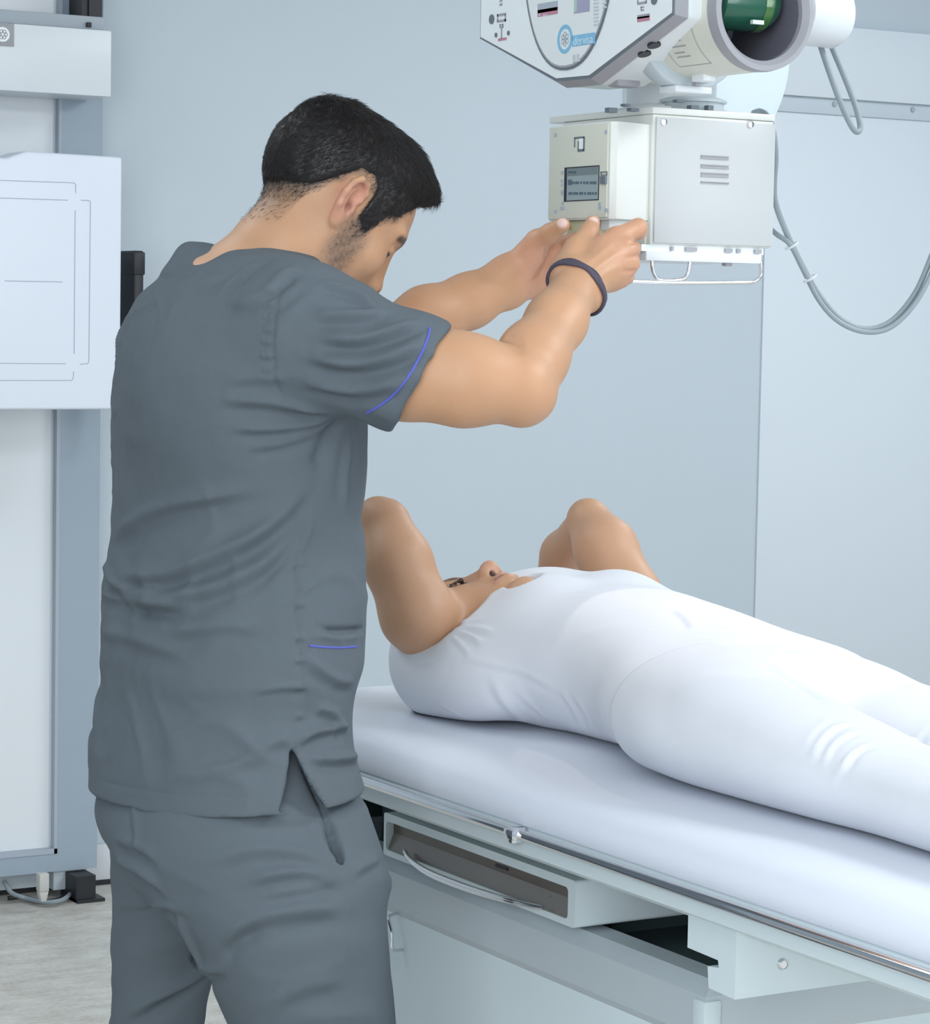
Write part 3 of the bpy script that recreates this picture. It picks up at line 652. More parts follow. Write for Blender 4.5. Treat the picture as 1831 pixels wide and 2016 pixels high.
# ------------------------------------------------------------------ organic surfaces: smooth distance fields meshed by surface nets
F32 = np.float32
def smin(a, b, k):
    if k <= 0: return np.minimum(a, b)
    h = np.maximum(k-np.abs(a-b), 0)/k
    return np.minimum(a, b)-h*h*k*.25
class Field:
    def __init__(s): s.pr = []
    def add(s, fn, lo, hi, k=.01, op='u'):
        s.pr.append((fn, np.array(lo)-.0, np.array(hi)+.0, k, op)); return s
    def cone(s, a, b, ra, rb, k=.01, op='u'):
        a = np.array(a, float); b = np.array(b, float); ab = b-a; L2 = max(ab@ab, 1e-12)
        def f(p):
            q = p-a; t = np.clip(q@ab/L2, 0, 1)
            return np.linalg.norm(q-t[:, None]*ab, axis=1)-(ra+(rb-ra)*t)
        r = max(ra, rb); return s.add(f, np.minimum(a, b)-r, np.maximum(a, b)+r, k, op)
    def chain(s, pts, rs, k=.01, op='u', ki=.004):
        sub = Field()
        for i in range(len(pts)-1): sub.cone(pts[i], pts[i+1], rs[i], rs[i+1], ki)
        return s.sub(sub, k, op)
    def ell(s, c, r, k=.01, R=None, op='u'):
        c = np.array(c, float); r = np.array(r, float); R_ = None if R is None else np.array(R, float)
        def f(p):
            q = p-c
            if R_ is not None: q = q@R_.T      # rows of R are the local axes
            k0 = np.linalg.norm(q/r, axis=1); k1 = np.linalg.norm(q/(r*r), axis=1)
            return np.where(k1 > 1e-9, k0*(k0-1)/np.maximum(k1, 1e-9), -r.min())
        m = r.max() if R is not None else r
        return s.add(f, c-m, c+m, k, op)
    def loft(s, ax, secs, k=.01, op='u', grow=0.0, cap=.02):
        """secs: (t, c0, c1, r0, r1, n) along axis ax; other axes in order"""
        A = np.array(sorted(secs), float); t = A[:, 0]
        tt = np.linspace(t[0], t[-1], 160); D = np.zeros((160, 6)); D[:, 0] = tt
        m = np.gradient(A[:, 1:], t, axis=0)
        for i, x in enumerate(tt):
            j = min(max(np.searchsorted(t, x)-1, 0), len(t)-2); h = t[j+1]-t[j]; u = (x-t[j])/h
            D[i, 1:] = (2*u**3-3*u*u+1)*A[j, 1:]+(u**3-2*u*u+u)*h*m[j]+(-2*u**3+3*u*u)*A[j+1, 1:]+(u**3-u*u)*h*m[j+1]
        o = [i for i in range(3) if i != ax]
        def f(p):
            x = p[:, ax]; g = [np.interp(x, D[:, 0], D[:, i]) for i in range(1, 6)]
            e = np.maximum(np.maximum(tt[0]-x, x-tt[-1]), 0)
            r0, r1 = g[2]+grow, g[3]+grow
            q0, q1 = np.abs(p[:, o[0]]-g[0])/r0, np.abs(p[:, o[1]]-g[1])/r1
            n = g[4]; s_ = (q0**n+q1**n+1e-9)**(1/n)
            l = np.sqrt((q0*r0)**2+(q1*r1)**2)+1e-6
            d = (s_-1)*l/s_                    # radial distance
            d = np.minimum(d, (s_-1)*np.maximum(r0, r1))
            d = np.where(s_ < .6, -np.minimum(r0, r1)*(1-s_), d)
            return np.where(e > 0, np.sqrt(np.maximum(d, 0)**2+e*e)+np.minimum(d, 0)*0, np.maximum(d, -np.minimum(x-tt[0], tt[-1]-x)-1e-4))
        lo = np.zeros(3); hi = np.zeros(3); lo[ax] = t[0]; hi[ax] = t[-1]
        for i, a_ in enumerate(o):
            lo[a_] = (D[:, 1+i]-D[:, 3+i]).min()-grow; hi[a_] = (D[:, 1+i]+D[:, 3+i]).max()+grow
        return s.add(f, lo, hi, k, op)
    def half(s, c, n, k=.002, op='s', lo=None, hi=None):
        """half space on the side n points to (used to cut)"""
        c = np.array(c, float); n = np.array(n, float); n = n/np.linalg.norm(n)
        return s.add(lambda p: -((p-c)@n), lo if lo is not None else (-9,)*3, hi if hi is not None else (9,)*3, k, op)
    def sub(s, F, k=.01, op='u', R=None, t=None, grow=0.0):
        lo, hi = F.bounds()
        if R is None: f = (lambda p: F.ev(p)-grow)
        else:
            R = np.array(R, float); t = np.array(t, float)       # columns of R are local axes in world
            f = lambda p: F.ev((p-t)@R)-grow
            c = np.array([[x, y, z] for x in (lo[0], hi[0]) for y in (lo[1], hi[1]) for z in (lo[2], hi[2])])@R.T+t
            lo, hi = c.min(0), c.max(0)
        return s.add(f, lo-grow, hi+grow, k, op)
    def bounds(s):
        u = [(l, h) for f, l, h, k, o in s.pr if o == 'u']
        return np.min([l for l, h in u], 0), np.max([h for l, h in u], 0)
    def ev(s, p, prims=None):
        d = np.full(len(p), 1.0)
        for f, lo, hi, k, op in (s.pr if prims is None else prims):
            v = f(p)
            if op == 'u': d = smin(d, v, k)
            elif op == 's': d = -smin(-d, v, k)
            else: d = -smin(-d, -v, k)     # intersect
        return d
    def cull(s, lo, hi):
        out = []
        for pr in s.pr:
            m = pr[3]+.012
            if pr[4] == 'i' or (np.all(pr[1]-m < hi) and np.all(pr[2]+m > lo)): out.append(pr)
        return out
    def mesh(s, h, B=14, lo=None, hi=None):
        l, u = s.bounds(); l = l-.02 if lo is None else np.array(lo, float); u = u+.02 if hi is None else np.array(hi, float)
        nb = np.ceil((u-l)/(h*B)).astype(int); bs = h*B
        I, J, K = np.meshgrid(*[np.arange(n) for n in nb], indexing='ij'); bi = np.stack([I.ravel(), J.ravel(), K.ravel()], 1)
        cen = l+(bi+.5)*bs
        dc = np.concatenate([s.ev(cen[i:i+20000]) for i in range(0, len(cen), 20000)])
        act = bi[np.abs(dc) < bs*.87*1.7+.012]
        NX, NY, NZ = nb*B+2
        g = np.arange(B+1); G = np.stack(np.meshgrid(g, g, g, indexing='ij'), -1).reshape(-1, 3)
        cid, cpos, quads = [], [], []
        off = [np.array(o) for o in ((1, 0, 0), (0, 1, 0), (0, 0, 1))]
        for b in act:
            base = b*B; pl = l+base*h
            pr = s.cull(pl, pl+bs)
            if not pr: continue
            v = s.ev(pl+G*h, pr).reshape(B+1, B+1, B+1)
            if v.min() > 0 or v.max() < 0: continue
            sg = v < 0
            # cells
            cs = np.zeros((B, B, B), int)
            for dx in (0, 1):
                for dy in (0, 1):
                    for dz in (0, 1): cs += sg[dx:B+dx, dy:B+dy, dz:B+dz]
            cell = np.argwhere((cs > 0) & (cs < 8))
            if not len(cell): continue
            acc = np.zeros((len(cell), 3)); cnt = np.zeros(len(cell))
            for a in range(3):
                b1, b2 = [x for x in range(3) if x != a]
                for o1 in (0, 1):
                    for o2 in (0, 1):
                        n0 = cell.copy(); n0[:, b1] += o1; n0[:, b2] += o2; n1 = n0.copy(); n1[:, a] += 1
                        v0 = v[n0[:, 0], n0[:, 1], n0[:, 2]]; v1 = v[n1[:, 0], n1[:, 1], n1[:, 2]]
                        m = (v0 < 0) != (v1 < 0); t = np.where(m, v0/np.where(m, v0-v1, 1), 0)
                        q = n0.astype(float); q[:, a] += t; acc[m] += q[m]; cnt[m] += 1
            gc = cell+base
            cid.append((gc[:, 0]*NY+gc[:, 1])*NZ+gc[:, 2]); cpos.append(l+(acc/cnt[:, None]+base)*h)
            for a in range(3):
                b1, b2 = [x for x in range(3) if x != a]
                sl0 = [slice(0, B)]*3; sl1 = [slice(0, B)]*3; sl1[a] = slice(1, B+1)
                s0 = sg[tuple(sl0)]; s1 = sg[tuple(sl1)]
                e = np.argwhere(s0 != s1)
                if not len(e): continue
                flip = s0[e[:, 0], e[:, 1], e[:, 2]]
                ge = e+base; c4 = []
                for o1, o2 in ((-1, -1), (0, -1), (0, 0), (-1, 0)):
                    c = ge.copy(); c[:, b1] += o1; c[:, b2] += o2; c4.append((c[:, 0]*NY+c[:, 1])*NZ+c[:, 2])
                c4 = np.stack(c4, 1)
                if a == 1: flip = ~flip
                c4[~flip] = c4[~flip][:, ::-1]
                quads.append(c4)
        cid = np.concatenate(cid); cpos = np.concatenate(cpos); quads = np.concatenate(quads)
        o = np.argsort(cid); cid = cid[o]; cpos = cpos[o]
        ix = np.searchsorted(cid, quads); ix = np.clip(ix, 0, len(cid)-1); ok = (cid[ix] == quads).all(1); ix = ix[ok]
        return cpos, ix
def smooth_verts(V, Q, it=2, lam=.5):
    E = np.concatenate([Q[:, [0, 1]], Q[:, [1, 2]], Q[:, [2, 3]], Q[:, [3, 0]]])
    for _ in range(it):
        S_ = np.zeros_like(V); c = np.zeros(len(V))
        for a, b in ((0, 1), (1, 0)):
            for d_ in range(3): S_[:, d_] += np.bincount(E[:, a], V[E[:, b], d_], len(V))
            c += np.bincount(E[:, a], minlength=len(V))
        V = V+lam*(S_/np.maximum(c, 1)[:, None]-V)
    return V
def normals(V, Q):
    n = np.cross(V[Q[:, 2]]-V[Q[:, 0]], V[Q[:, 3]]-V[Q[:, 1]]); N_ = np.zeros_like(V)
    for i in range(4):
        for d_ in range(3): N_[:, d_] += np.bincount(Q[:, i], n[:, d_], len(V))
    return N_/np.maximum(np.linalg.norm(N_, axis=1), 1e-12)[:, None]
def np_mesh(name, V, Q):
    me = bpy.data.meshes.new(name); me.vertices.add(len(V)); me.vertices.foreach_set('co', V.astype(F32).ravel())
    k = Q.shape[1]
    me.loops.add(len(Q)*k); me.loops.foreach_set('vertex_index', Q.astype(np.int32).ravel())
    me.polygons.add(len(Q)); me.polygons.foreach_set('loop_start', np.arange(len(Q), dtype=np.int32)*k)
    me.update(calc_edges=True); me.validate()
    return me
def org_obj(name, V, Q, m, parent=None, attrs=None):
    me = np_mesh(name, V, Q)
    if attrs:
        for an, w in attrs.items():
            if len(me.vertices) == len(w):
                a = me.attributes.new(an, 'FLOAT', 'POINT'); a.data.foreach_set('value', w.astype(F32))
    return link(name, me, m, parent, True)
def vnoise(V, sc, seed=0):
    """cheap smooth pseudo-noise in -1..1"""
    r = np.random.default_rng(seed); o = np.zeros(len(V))
    for i in range(7):
        k = r.normal(size=3); k = k/np.linalg.norm(k)*sc*(.6+.9*r.random()); o += np.sin(V@k*2*np.pi+r.random()*6.28)
    return o/4
class Caster:
    def __init__(s, V, Q): s.t = BVHTree.FromPolygons([tuple(v) for v in V.tolist()], [tuple(q) for q in Q.tolist()])
    def px(s, x, y):
        d = Vector(ray(x, y)).normalized(); h = s.t.ray_cast(Vector(C0), d)
        return (np.array(h[0]), np.array(h[1])) if h[0] is not None else None
def resample(pts, step):
    pts = np.array(pts); d = np.r_[0, np.cumsum(np.linalg.norm(np.diff(pts, axis=0), axis=1))]
    n = max(int(d[-1]/step), 3); t = np.linspace(0, d[-1], n)
    return np.stack([np.interp(t, d, pts[:, i]) for i in range(3)], 1)
def fold_line(cast, pxs):
    P2 = cr([(a, b, 0) for a, b in pxs], 6); out = []
    for q in P2:
        h = cast.px(q[0], q[1])
        if h: out.append(h[0])
    return out
def apply_folds(V, Nn, cast, folds):
    """folds: (pixel polyline, amplitude m, width m, onesided)"""
    disp = np.zeros(len(V))
    for pxs, amp, w, one in folds:
        L_ = fold_line(cast, pxs)
        if len(L_) < 2: continue
        pts = resample(L_, .004); n = len(pts)
        tan = np.gradient(pts, axis=0); tan /= np.linalg.norm(tan, axis=1)[:, None]+1e-9
        lo, hi = pts.min(0)-3.5*w, pts.max(0)+3.5*w
        ids = np.where(np.all((V > lo) & (V < hi), axis=1))[0]
        if not len(ids): continue
        best = np.full(len(ids), 9.); bi_ = np.zeros(len(ids), int)
        for i in range(n):
            d = np.linalg.norm(V[ids]-pts[i], axis=1); m = d < best; best[m] = d[m]; bi_[m] = i
        sgn = np.einsum('ij,ij->i', V[ids]-pts[bi_], np.cross(tan[bi_], Nn[ids]))
        lat = np.sqrt(np.maximum(best**2-np.einsum('ij,ij->i', V[ids]-pts[bi_], tan[bi_])**2*0, 0))
        u = bi_/(n-1); tp = np.clip(np.sin(np.pi*np.clip(u, 0.02, .98))*1.6, 0, 1)
        x = lat/w
        g = np.exp(-x*x)
        if one: 
            sh = np.sign(sgn)*x
            g = np.exp(-sh*sh)-one*np.exp(-((sh-1.7)/1.1)**2)
        disp[ids] += amp*g*tp
    return V+Nn*disp[:, None]
def surf_tube(name, cast, pxs, r, m, parent, lift=0.0):
    P2 = cr([(a, b, 0) for a, b in pxs], 6); pts = []
    for q in P2:
        h = cast.px(q[0], q[1])
        if h: pts.append(h[0]+h[1]*lift)
    pts = smooth_line(pts)
    return tube(name, pts, r, m, parent, 8)
def smooth_line(p, it=2):
    p = [np.array(q) for q in p]
    for _ in range(it): p = [p[0]]+[(p[i-1]+2*p[i]+p[i+1])/4 for i in range(1, len(p)-1)]+[p[-1]]
    return p
# ------------------------------------------------------------------ heads
def ear_field(sx):
    """ear in its own frame: x forward, y outward, z up"""
    E_ = Field()
    E_.ell((-.001, .001, .003), (.0165, .0050, .0285), .003)
    E_.ell((.003, .0045, -.002), (.0085, .0060, .0125), .002, op='s')
    E_.ell((.001, .0055, .013), (.0115, .0040, .0115), .002, op='s')
    E_.chain([(.006, .003, .002), (.013, .004, .010), (.0135, .006, .021), (.006, .0075, .0305), (-.006, .008, .0315), (-.0145, .008, .023), (-.017, .008, .008), (-.0145, .007, -.008), (-.009, .0045, -.020)], [.0022, .003, .0034, .0036, .0038, .0038, .0036, .0034, .003], .003)
    E_.chain([(-.001, .003, .018), (-.0085, .0045, .010), (-.009, .005, -.002), (-.005, .0045, -.012), (.002, .004, -.014)], [.002, .0026, .003, .003, .0026], .003)
    E_.ell((-.002, .003, -.023), (.008, .0042, .010), .004)
    E_.ell((.0095, .003, -.004), (.0038, .0035, .0065), .003)
    E_.cone((.004, -.006, -.003), (.004, .004, -.004), .0042, .0042, .002, 's')
    return E_
def head_field(female=False):
    H = Field()
    w = .94 if female else 1.0
    H.ell((-.012, 0, .026), (.091, .075*w, .078), .02)
    H.ell((.030, 0, .026), (.065, .062*w, .068), .03)
    H.ell((.044, 0, -.030), (.046, .056*w, .062), .03)
    for s_ in (-1, 1):
        H.cone((-.002, s_*.058*w, -.030), (.022, s_*.050*w, -.078), .018, .017, .02)
        H.cone((.022, s_*.050*w, -.078), (.078, s_*.012, -.106), .017, .013, .02)
        H.ell((.064, s_*.042*w, -.026), (.020, .022, .020), .02)
        H.cone((.091, s_*.008, .026), (.075, s_*.048*w, .024), .009, .009, .012)
        H.ell((.101, s_*.033, .001), (.015, .015, .012), .012, op='s')
        H.ell((.0765, s_*.031, -.001), (.0125, .0145, .0115), .003)
        H.ell((.078, s_*.031, .004), (.0128, .0150, .0085), .002)
    H.ell((.040, 0, -.082), (.046, .036, .030), .025)
    H.ell((.083, 0, -.103), (.017, .020, .015), .014)
    H.ell((.068, 0, -.045), (.033, .036, .034), .015)
    H.cone((.076, 0, .012), (.094, 0, -.036), .013, .016, .010)
    H.cone((.090, 0, .018), (.1065, 0, -.028), .0085, .0100, .008)
    H.ell((.1080, 0, -.033), (.0125, .0115, .0110), .006)
    for s_ in (-1, 1):
        H.ell((.1015, s_*.0135, -.038), (.0125, .0085, .0090), .005)
    for s_ in (-1, 1):
        H.ell((.1030, s_*.0085, -.0470), (.0072, .0044, .0066), .0015, op='s')
    if female:
        H.ell((.1115, 0, -.033), (.0120, .0110, .0105), .010)
        for s_ in (-1, 1): H.chain([(.087, s_*.018, -.006), (.0945, s_*.031, -.0105), (.087, s_*.047, -.007)], [.0016, .0028, .0018], .002)
    H.ell((.083, 0, -.064), (.018, .026, .018), .012)
    H.chain([(.092, -.024, -.068), (.1015, -.010, -.0625), (.1025, 0, -.0635), (.1015, .010, -.0625), (.092, .024, -.068)], [.003, .0048, .0046, .0048, .003], .005)
    H.chain([(.091, -.022, -.071), (.0995, -.008, -.0745), (.0995, .008, -.0745), (.091, .022, -.071)], [.003, .0055, .0055, .003], .004)
    H.chain([(.0985, -.022, -.0685), (.106, -.008, -.0688), (.106, .008, -.0688), (.0985, .022, -.0685)], [.0012, .0018, .0018, .0012], .0015, 's')
    return H
def add_ears(H):
    Ef = ear_field(1)
    for s_ in (-1, 1):
        ey = np.array([math.sin(rad(24)), s_*math.cos(rad(24)), 0]); ez = np.array([-.20, 0, 1.0]); ez -= ey*(ez@ey); ez /= np.linalg.norm(ez)
        ex = np.cross(ey, ez); ex *= np.sign(ex[0]); R_ = np.stack([ex, ey, ez], 1)
        H.sub(Ef, .0035, 'u', R_, np.array([-.008, s_*.0775, -.004]))
    return H
def frame(f, l):
    f = np.array(f, float); f /= np.linalg.norm(f); l = np.array(l, float); l -= f*(l@f); l /= np.linalg.norm(l)
    return np.stack([f, l, np.cross(f, l)], 1)
def camv(v): return CR.T@np.array(v, float)
def sstep(x, a, b): t = np.clip((x-a)/(b-a), 0, 1); return t*t*(3-2*t)
def capdist(p, pts):
    d = np.full(len(p), 9.)
    for a, b in zip(pts, pts[1:]):
        a = np.array(a, float); b = np.array(b, float); ab = b-a; t = np.clip((p-a)@ab/(ab@ab), 0, 1)
        d = np.minimum(d, np.linalg.norm(p-a-t[:, None]*ab, axis=1))
    return d

def wrinkle(V, N_, amp, seed, mask, fz=26.0, fh=5.0):
    """short sideways creases: ridged noise stretched along the cloth"""
    r = np.random.default_rng(seed); q = V*np.array([fh, fh, fz]); n1 = np.zeros(len(V)); n2 = np.zeros(len(V))
    wx = vnoise(V, 3.5, seed+1)
    for i in range(6):
        k = r.normal(size=3); k = k/np.linalg.norm(k)*np.array([1, 1, 1.0]); n1 += np.sin(q@k*2.2+wx*4+r.random()*6.28)
    m = sstep(vnoise(V, 3.2, seed+2), -.15, .5)
    rid = np.exp(-(n1/6*4.2)**2)
    return V+N_*(amp*rid*m*mask)[:, None]
# ------------------------------------------------------------------ technician
skin_cols = [('stub', (.085, .075, .065)), ('lip', (.50, .22, .18)), ('hair_shade', (.03, .022, .02)), ('pink', (.70, .33, .25)), ('nail', (.80, .58, .52))]
M['skin_t'] = mat('skin_technician', (.585, .325, .185), .48, noise=.06, nscale=14, bump=.10, bscale=900, sss=.12, attr=skin_cols)
M['skin_p'] = mat('skin_patient', (.55, .315, .19), .48, noise=.05, nscale=14, bump=.10, bscale=900, sss=.12, attr=skin_cols)
def cloth(name, col, rough=.85):
    m = mat(name, col, rough, noise=.04, nscale=60, spec=.25)
    N = m.node_tree.nodes; L = m.node_tree.links; b = N['Principled BSDF']
    tc = N.new('ShaderNodeTexCoord'); h = []
    for sc in ((500, 90, 500), (90, 500, 90)):
        mp = N.new('ShaderNodeMapping'); mp.inputs['Scale'].default_value = sc; n = N.new('ShaderNodeTexNoise'); n.inputs['Scale'].default_value = 1.5; n.inputs['Detail'].default_value = 2
        L.new(tc.outputs['Object'], mp.inputs[0]); L.new(mp.outputs[0], n.inputs[0]); h.append(n)
    a = N.new('ShaderNodeMath'); a.operation = 'ADD'; L.new(h[0].outputs['Fac'], a.inputs[0]); L.new(h[1].outputs['Fac'], a.inputs[1])
    bp = N.new('ShaderNodeBump'); bp.inputs['Strength'].default_value = .25; bp.inputs['Distance'].default_value = .0012
    L.new(a.outputs[0], bp.inputs['Height']); L.new(bp.outputs[0], b.inputs['Normal'])
    return m
M['scrub'] = cloth('slate_scrub_cotton', (.114, .139, .160))
M['scrub_d'] = mat('dark_seam', (.03, .04, .05), .9)
M['piping'] = mat('blue_piping', (.10, .12, .50), .6)
M['hair'] = mat('black_hair', (.020, .017, .017), .50, noise=.5, nscale=150, spec=.5)
# head frame
Rt = frame(camv((.6605, .6467, .3814)), camv((-.4111, -.1135, .9045)))
Ht = P(648, 401, 3.165)
TB = Field()
D_ = 3.12
def torso_secs(rows, D, th=65, ratio=1.5, n=2.2, dx=0):
    out = []
    for y, xl, xr, *ex in rows:
        d = ex[0] if ex else D
        c = P((xl+xr)/2, y, d); w = (xr-xl)/2/FPX*d; m = n/(n-1)
        b = w/((ratio*math.cos(rad(th)))**m+math.sin(rad(th))**m)**(1/m)
        out.append((c[2], c[0], c[1], b, b*ratio, n))
    return out
t_rows = [(548, 335, 600), (575, 292, 640), (610, 262, 668), (660, 242, 690), (720, 232, 706), (800, 226, 714), (900, 226, 714), (1000, 224, 702), (1060, 222, 704), (1110, 214, 708), (1160, 207, 710), (1220, 203, 706), (1300, 201, 702), (1360, 200, 689), (1420, 190, 686), (1480, 181, 694), (1540, 175, 709), (1600, 170, 712)]
ts = torso_secs(t_rows, D_)
# body skin (one surface): head, neck, arms, hands, slimmer trunk and legs under the clothes
TB.loft(2, [q for q in ts if q[0] > ts[15][0]], .03, grow=-.016)
hips_rows = [(1430, 206, 672), (1500, 196, 682), (1560, 186, 698), (1620, 178, 722), (1660, 192, 737), (1700, 222, 742)]
NL = [(1600, 330, 712, 3.04, 2.2), (1700, 330, 742, 3.03, 2.2), (1800, 345, 756, 3.02, 2.2), (1900, 395, 766, 3.02, 2.2), (2016, 450, 780, 3.02, 2.2), (2250, 500, 775, 3.03, 2.1), (2600, 520, 745, 3.06, 2.0), (2950, 540, 728, 3.10, 2.0), (3150, 540, 722, 3.12, 2.0)]
FL = [(1600, 205, 520, 3.22, 2.2), (1700, 222, 490, 3.23, 2.2), (1800, 228, 470, 3.24, 2.2), (1900, 224, 430, 3.25, 2.2), (2016, 222, 396, 3.26, 2.1), (2250, 215, 390, 3.28, 2.1), (2600, 215, 400, 3.3, 2.0), (3000, 230, 400, 3.33, 2.0)]
def leg_secs(rows):
    out = []
    for y, xl, xr, d, n in rows:
        c = P((xl+xr)/2, y, d); w = (xr-xl)/2/FPX*d*.98; out.append((c[2], c[0], c[1], w, w, n))
    return out
nls, fls = leg_secs(NL), leg_secs(FL)
TB.loft(2, torso_secs(hips_rows[:5], D_, ratio=1.4), .03, grow=-.035)
for L_ in (nls, fls):
    L2 = [(z, a, b, r0*.70, r1*.70, n) for z, a, b, r0, r1, n in L_ if z > .12]
    zf = L2[-1]; L2.append((.09, zf[1]+.0, zf[2], .042, .042, 2.0))
    TB.loft(2, L2, .03)
    TB.cone((zf[1]-.03, zf[2], .075), (zf[1]+.15, zf[2], .045), .036, .028, .03)
# neck, shoulders
TB.chain([P(490, 590, 3.15), P(545, 520, 3.15), P(618, 425, 3.155)], [.080, .064, .060], .04)
TB.cone(P(560, 500, 3.13), P(650, 505, 3.15), .050, .042, .03)
# right arm
SR = P(596, 650, 2.95)
TB.chain([SR, P(800, 728, 2.925), P(915, 748, 2.92), P(1012, 758, 2.93)], [.062, .0530, .0490, .0415], .02, ki=.02)
TB.chain([P(1022, 766, 2.935), P(1050, 702, 2.97), P(1096, 632, 3.03), P(1137, 560, 3.10)], [.0385, .0375, .0325, .0275], .012, ki=.02)
TB.cone(P(1036, 790, 2.935), P(1046, 784, 2.94), .0225, .0225, .02)
W = P(1137, 560, 3.10)
TB.cone(P(1115, 540, 3.105), P(1160, 583, 3.10), .019, .018, .018)
# right hand: palm plate then five fingers
mc = [(1213, 470, 3.16), (1232, 492, 3.15), (1236, 520, 3.155), (1222, 546, 3.165)]
for q, r in zip(mc, (.0135, .0135, .0130, .0120)): TB.cone(W, P(*q), .019, r, .012)
TB.cone(P(1180, 500, 3.15), P(1195, 540, 3.155), .016, .015, .02)
def finger(F_, pts, rs, k=.0035):
    F_.chain([P(*q) for q in pts], rs, k, ki=.003)
finger(TB, [(1213, 470, 3.16), (1256, 448, 3.178), (1258, 456, 3.205), (1240, 462, 3.225)], [.0130, .0112, .0095, .0085], .008)
finger(TB, [(1232, 492, 3.15), (1244, 490, 3.19), (1228, 480, 3.215), (1210, 474, 3.225)], [.0128, .0105, .0092, .0085], .005)
finger(TB, [(1236, 520, 3.155), (1244, 518, 3.192), (1226, 504, 3.215), (1208, 498, 3.222)], [.0125, .0100, .0090, .0082], .004)
finger(TB, [(1222, 546, 3.165), (1234, 545, 3.195), (1218, 532, 3.215), (1202, 524, 3.22)], [.0115, .0090, .0080, .0074], .004)
TB.chain([P(1115, 535, 3.12), P(1135, 492, 3.15), P(1160, 458, 3.18), P(1167, 438, 3.195)], [.020, .0150, .0112, .0092], .012, ki=.006)
# left arm and hand
TB.chain([P(520, 610, 3.28), P(640, 668, 3.22), P(742, 690, 3.215)], [.060, .050, .042], .03, ki=.02)
TB.chain([P(750, 682, 3.22), P(840, 625, 3.26), P(925, 592, 3.29), P(1000, 556, 3.31)], [.038, .036, .0315, .0265], .015, ki=.02)
WL = P(1000, 556, 3.31)
TB.cone(P(992, 540, 3.30), P(1002, 574, 3.315), .020, .020, .02)
for q, r in zip([(1078, 500, 3.345), (1082, 525, 3.355), (1080, 548, 3.36), (1070, 572, 3.36)], (.014, .014, .013, .012)): TB.cone(WL, P(*q), .020, r, .012)
TB.cone(P(1015, 530, 3.305), P(1045, 498, 3.295), .021, .0165, .015)
TB.chain([P(1045, 498, 3.295), P(1058, 476, 3.285), P(1084, 459, 3.265), P(1108, 443, 3.245)], [.0175, .0148, .0118, .0093], .010, ki=.006)
finger(TB, [(1078, 500, 3.345), (1106, 480, 3.35), (1126, 472, 3.33), (1140, 470, 3.31)], [.0125, .0100, .009, .0082])
finger(TB, [(1082, 525, 3.355), (1112, 512, 3.37), (1134, 502, 3.35), (1146, 494, 3.33)], [.0125, .0100, .009, .0082])
finger(TB, [(1080, 548, 3.36), (1108, 545, 3.375), (1130, 532, 3.355), (1142, 524, 3.34)], [.012, .0098, .0088, .008])
finger(TB, [(1070, 572, 3.36), (1096, 574, 3.37), (1116, 562, 3.355), (1126, 552, 3.345)], [.011, .0088, .008, .0074])
Hf = add_ears(head_field())
TB.sub(Hf, .022, 'u', Rt, Ht)
V, Q = TB.mesh(.0023)
V = smooth_verts(V, Q, 2, .35)
_c = Caster(V, Q); _n = normals(V, Q)
V = apply_folds(V, _n, _c, [([(1076, 478), (1073, 508), (1062, 538), (1032, 562)], -.0030, .0022, 0), ([(1086, 500), (1082, 530), (1078, 560)], -.0016, .0018, 0), ([(1001, 528), (1005, 550), (1003, 585)], -.0010, .0016, 0),
    ([(1258, 503), (1244, 506), (1226, 508)], -.0026, .0026, 0), ([(1258, 532), (1242, 534), (1224, 533)], -.0026, .0026, 0), ([(1262, 474), (1246, 478), (1232, 480)], -.0028, .0026, 0),
    ([(1150, 462), (1160, 459), (1172, 462)], -.0007, .0012, 0), ([(1080, 448), (1086, 456), (1088, 468)], -.0007, .0012, 0), ([(996, 660), (1016, 678), (1026, 702)], -.0035, .0070, 0),
    ([(1160, 540), (1195, 512), (1226, 492)], .0012, .0035, 0), ([(1165, 556), (1200, 534), (1232, 520)], .0010, .0032, 0), ([(1150, 524), (1185, 495), (1210, 472)], .0012, .0035, 0)])
loc = (V-Ht)@Rt                                    # head-local coordinates
HX = [-.13, -.10, -.075, -.05, -.035, -.02, .000, .012, .018, .030, .036, .044, .056, .066, .078, .10]
HZ = [-.060, -.062, -.060, -.035, .000, .028, .033, .022, -.025, -.035, -.030, .012, .022, .050, .076, .085]
def hline(l): return np.interp(l[:, 0], HX, HZ)
inhead = (np.linalg.norm(loc, axis=1) < .17)
wob = vnoise(V, 60, 1)*.004
hz = loc[:, 2]-hline(loc)+wob
scalp = (sstep(hz, -.010, .006)*.55+sstep(hz, .0, .024)*.38)*inhead*(loc[:, 2] > -.09)*(.9+.12*vnoise(V, 170, 9))
nape = sstep(hz, -.055, .0)*.45*(loc[:, 0] < -.045)*inhead*sstep(loc[:, 2], -.125, -.08)
jaw = capdist(loc, [(.026, -.078, -.020), (.026, -.066, -.055), (.034, -.052, -.085), (.072, -.024, -.112), (.090, 0, -.110), (.072, .024, -.112), (.034, .052, -.085), (.026, .066, -.055), (.026, .078, -.02)])
beard = (1-sstep(jaw, .010, .032))*.74*inhead*(.85+.25*vnoise(V, 140, 2))
mous = (1-sstep(capdist(loc, [(.096, -.024, -.057), (.104, 0, -.053), (.096, .024, -.057)]), .003, .012))*.5
brow = np.zeros(len(V))
for s_ in (-1, 1): brow = np.maximum(brow, 1-sstep(capdist(loc, [(.096, s_*.010, .020), (.094, s_*.030, .026), (.078, s_*.052, .019)]), .0035, .0075))
lash = np.zeros(len(V))
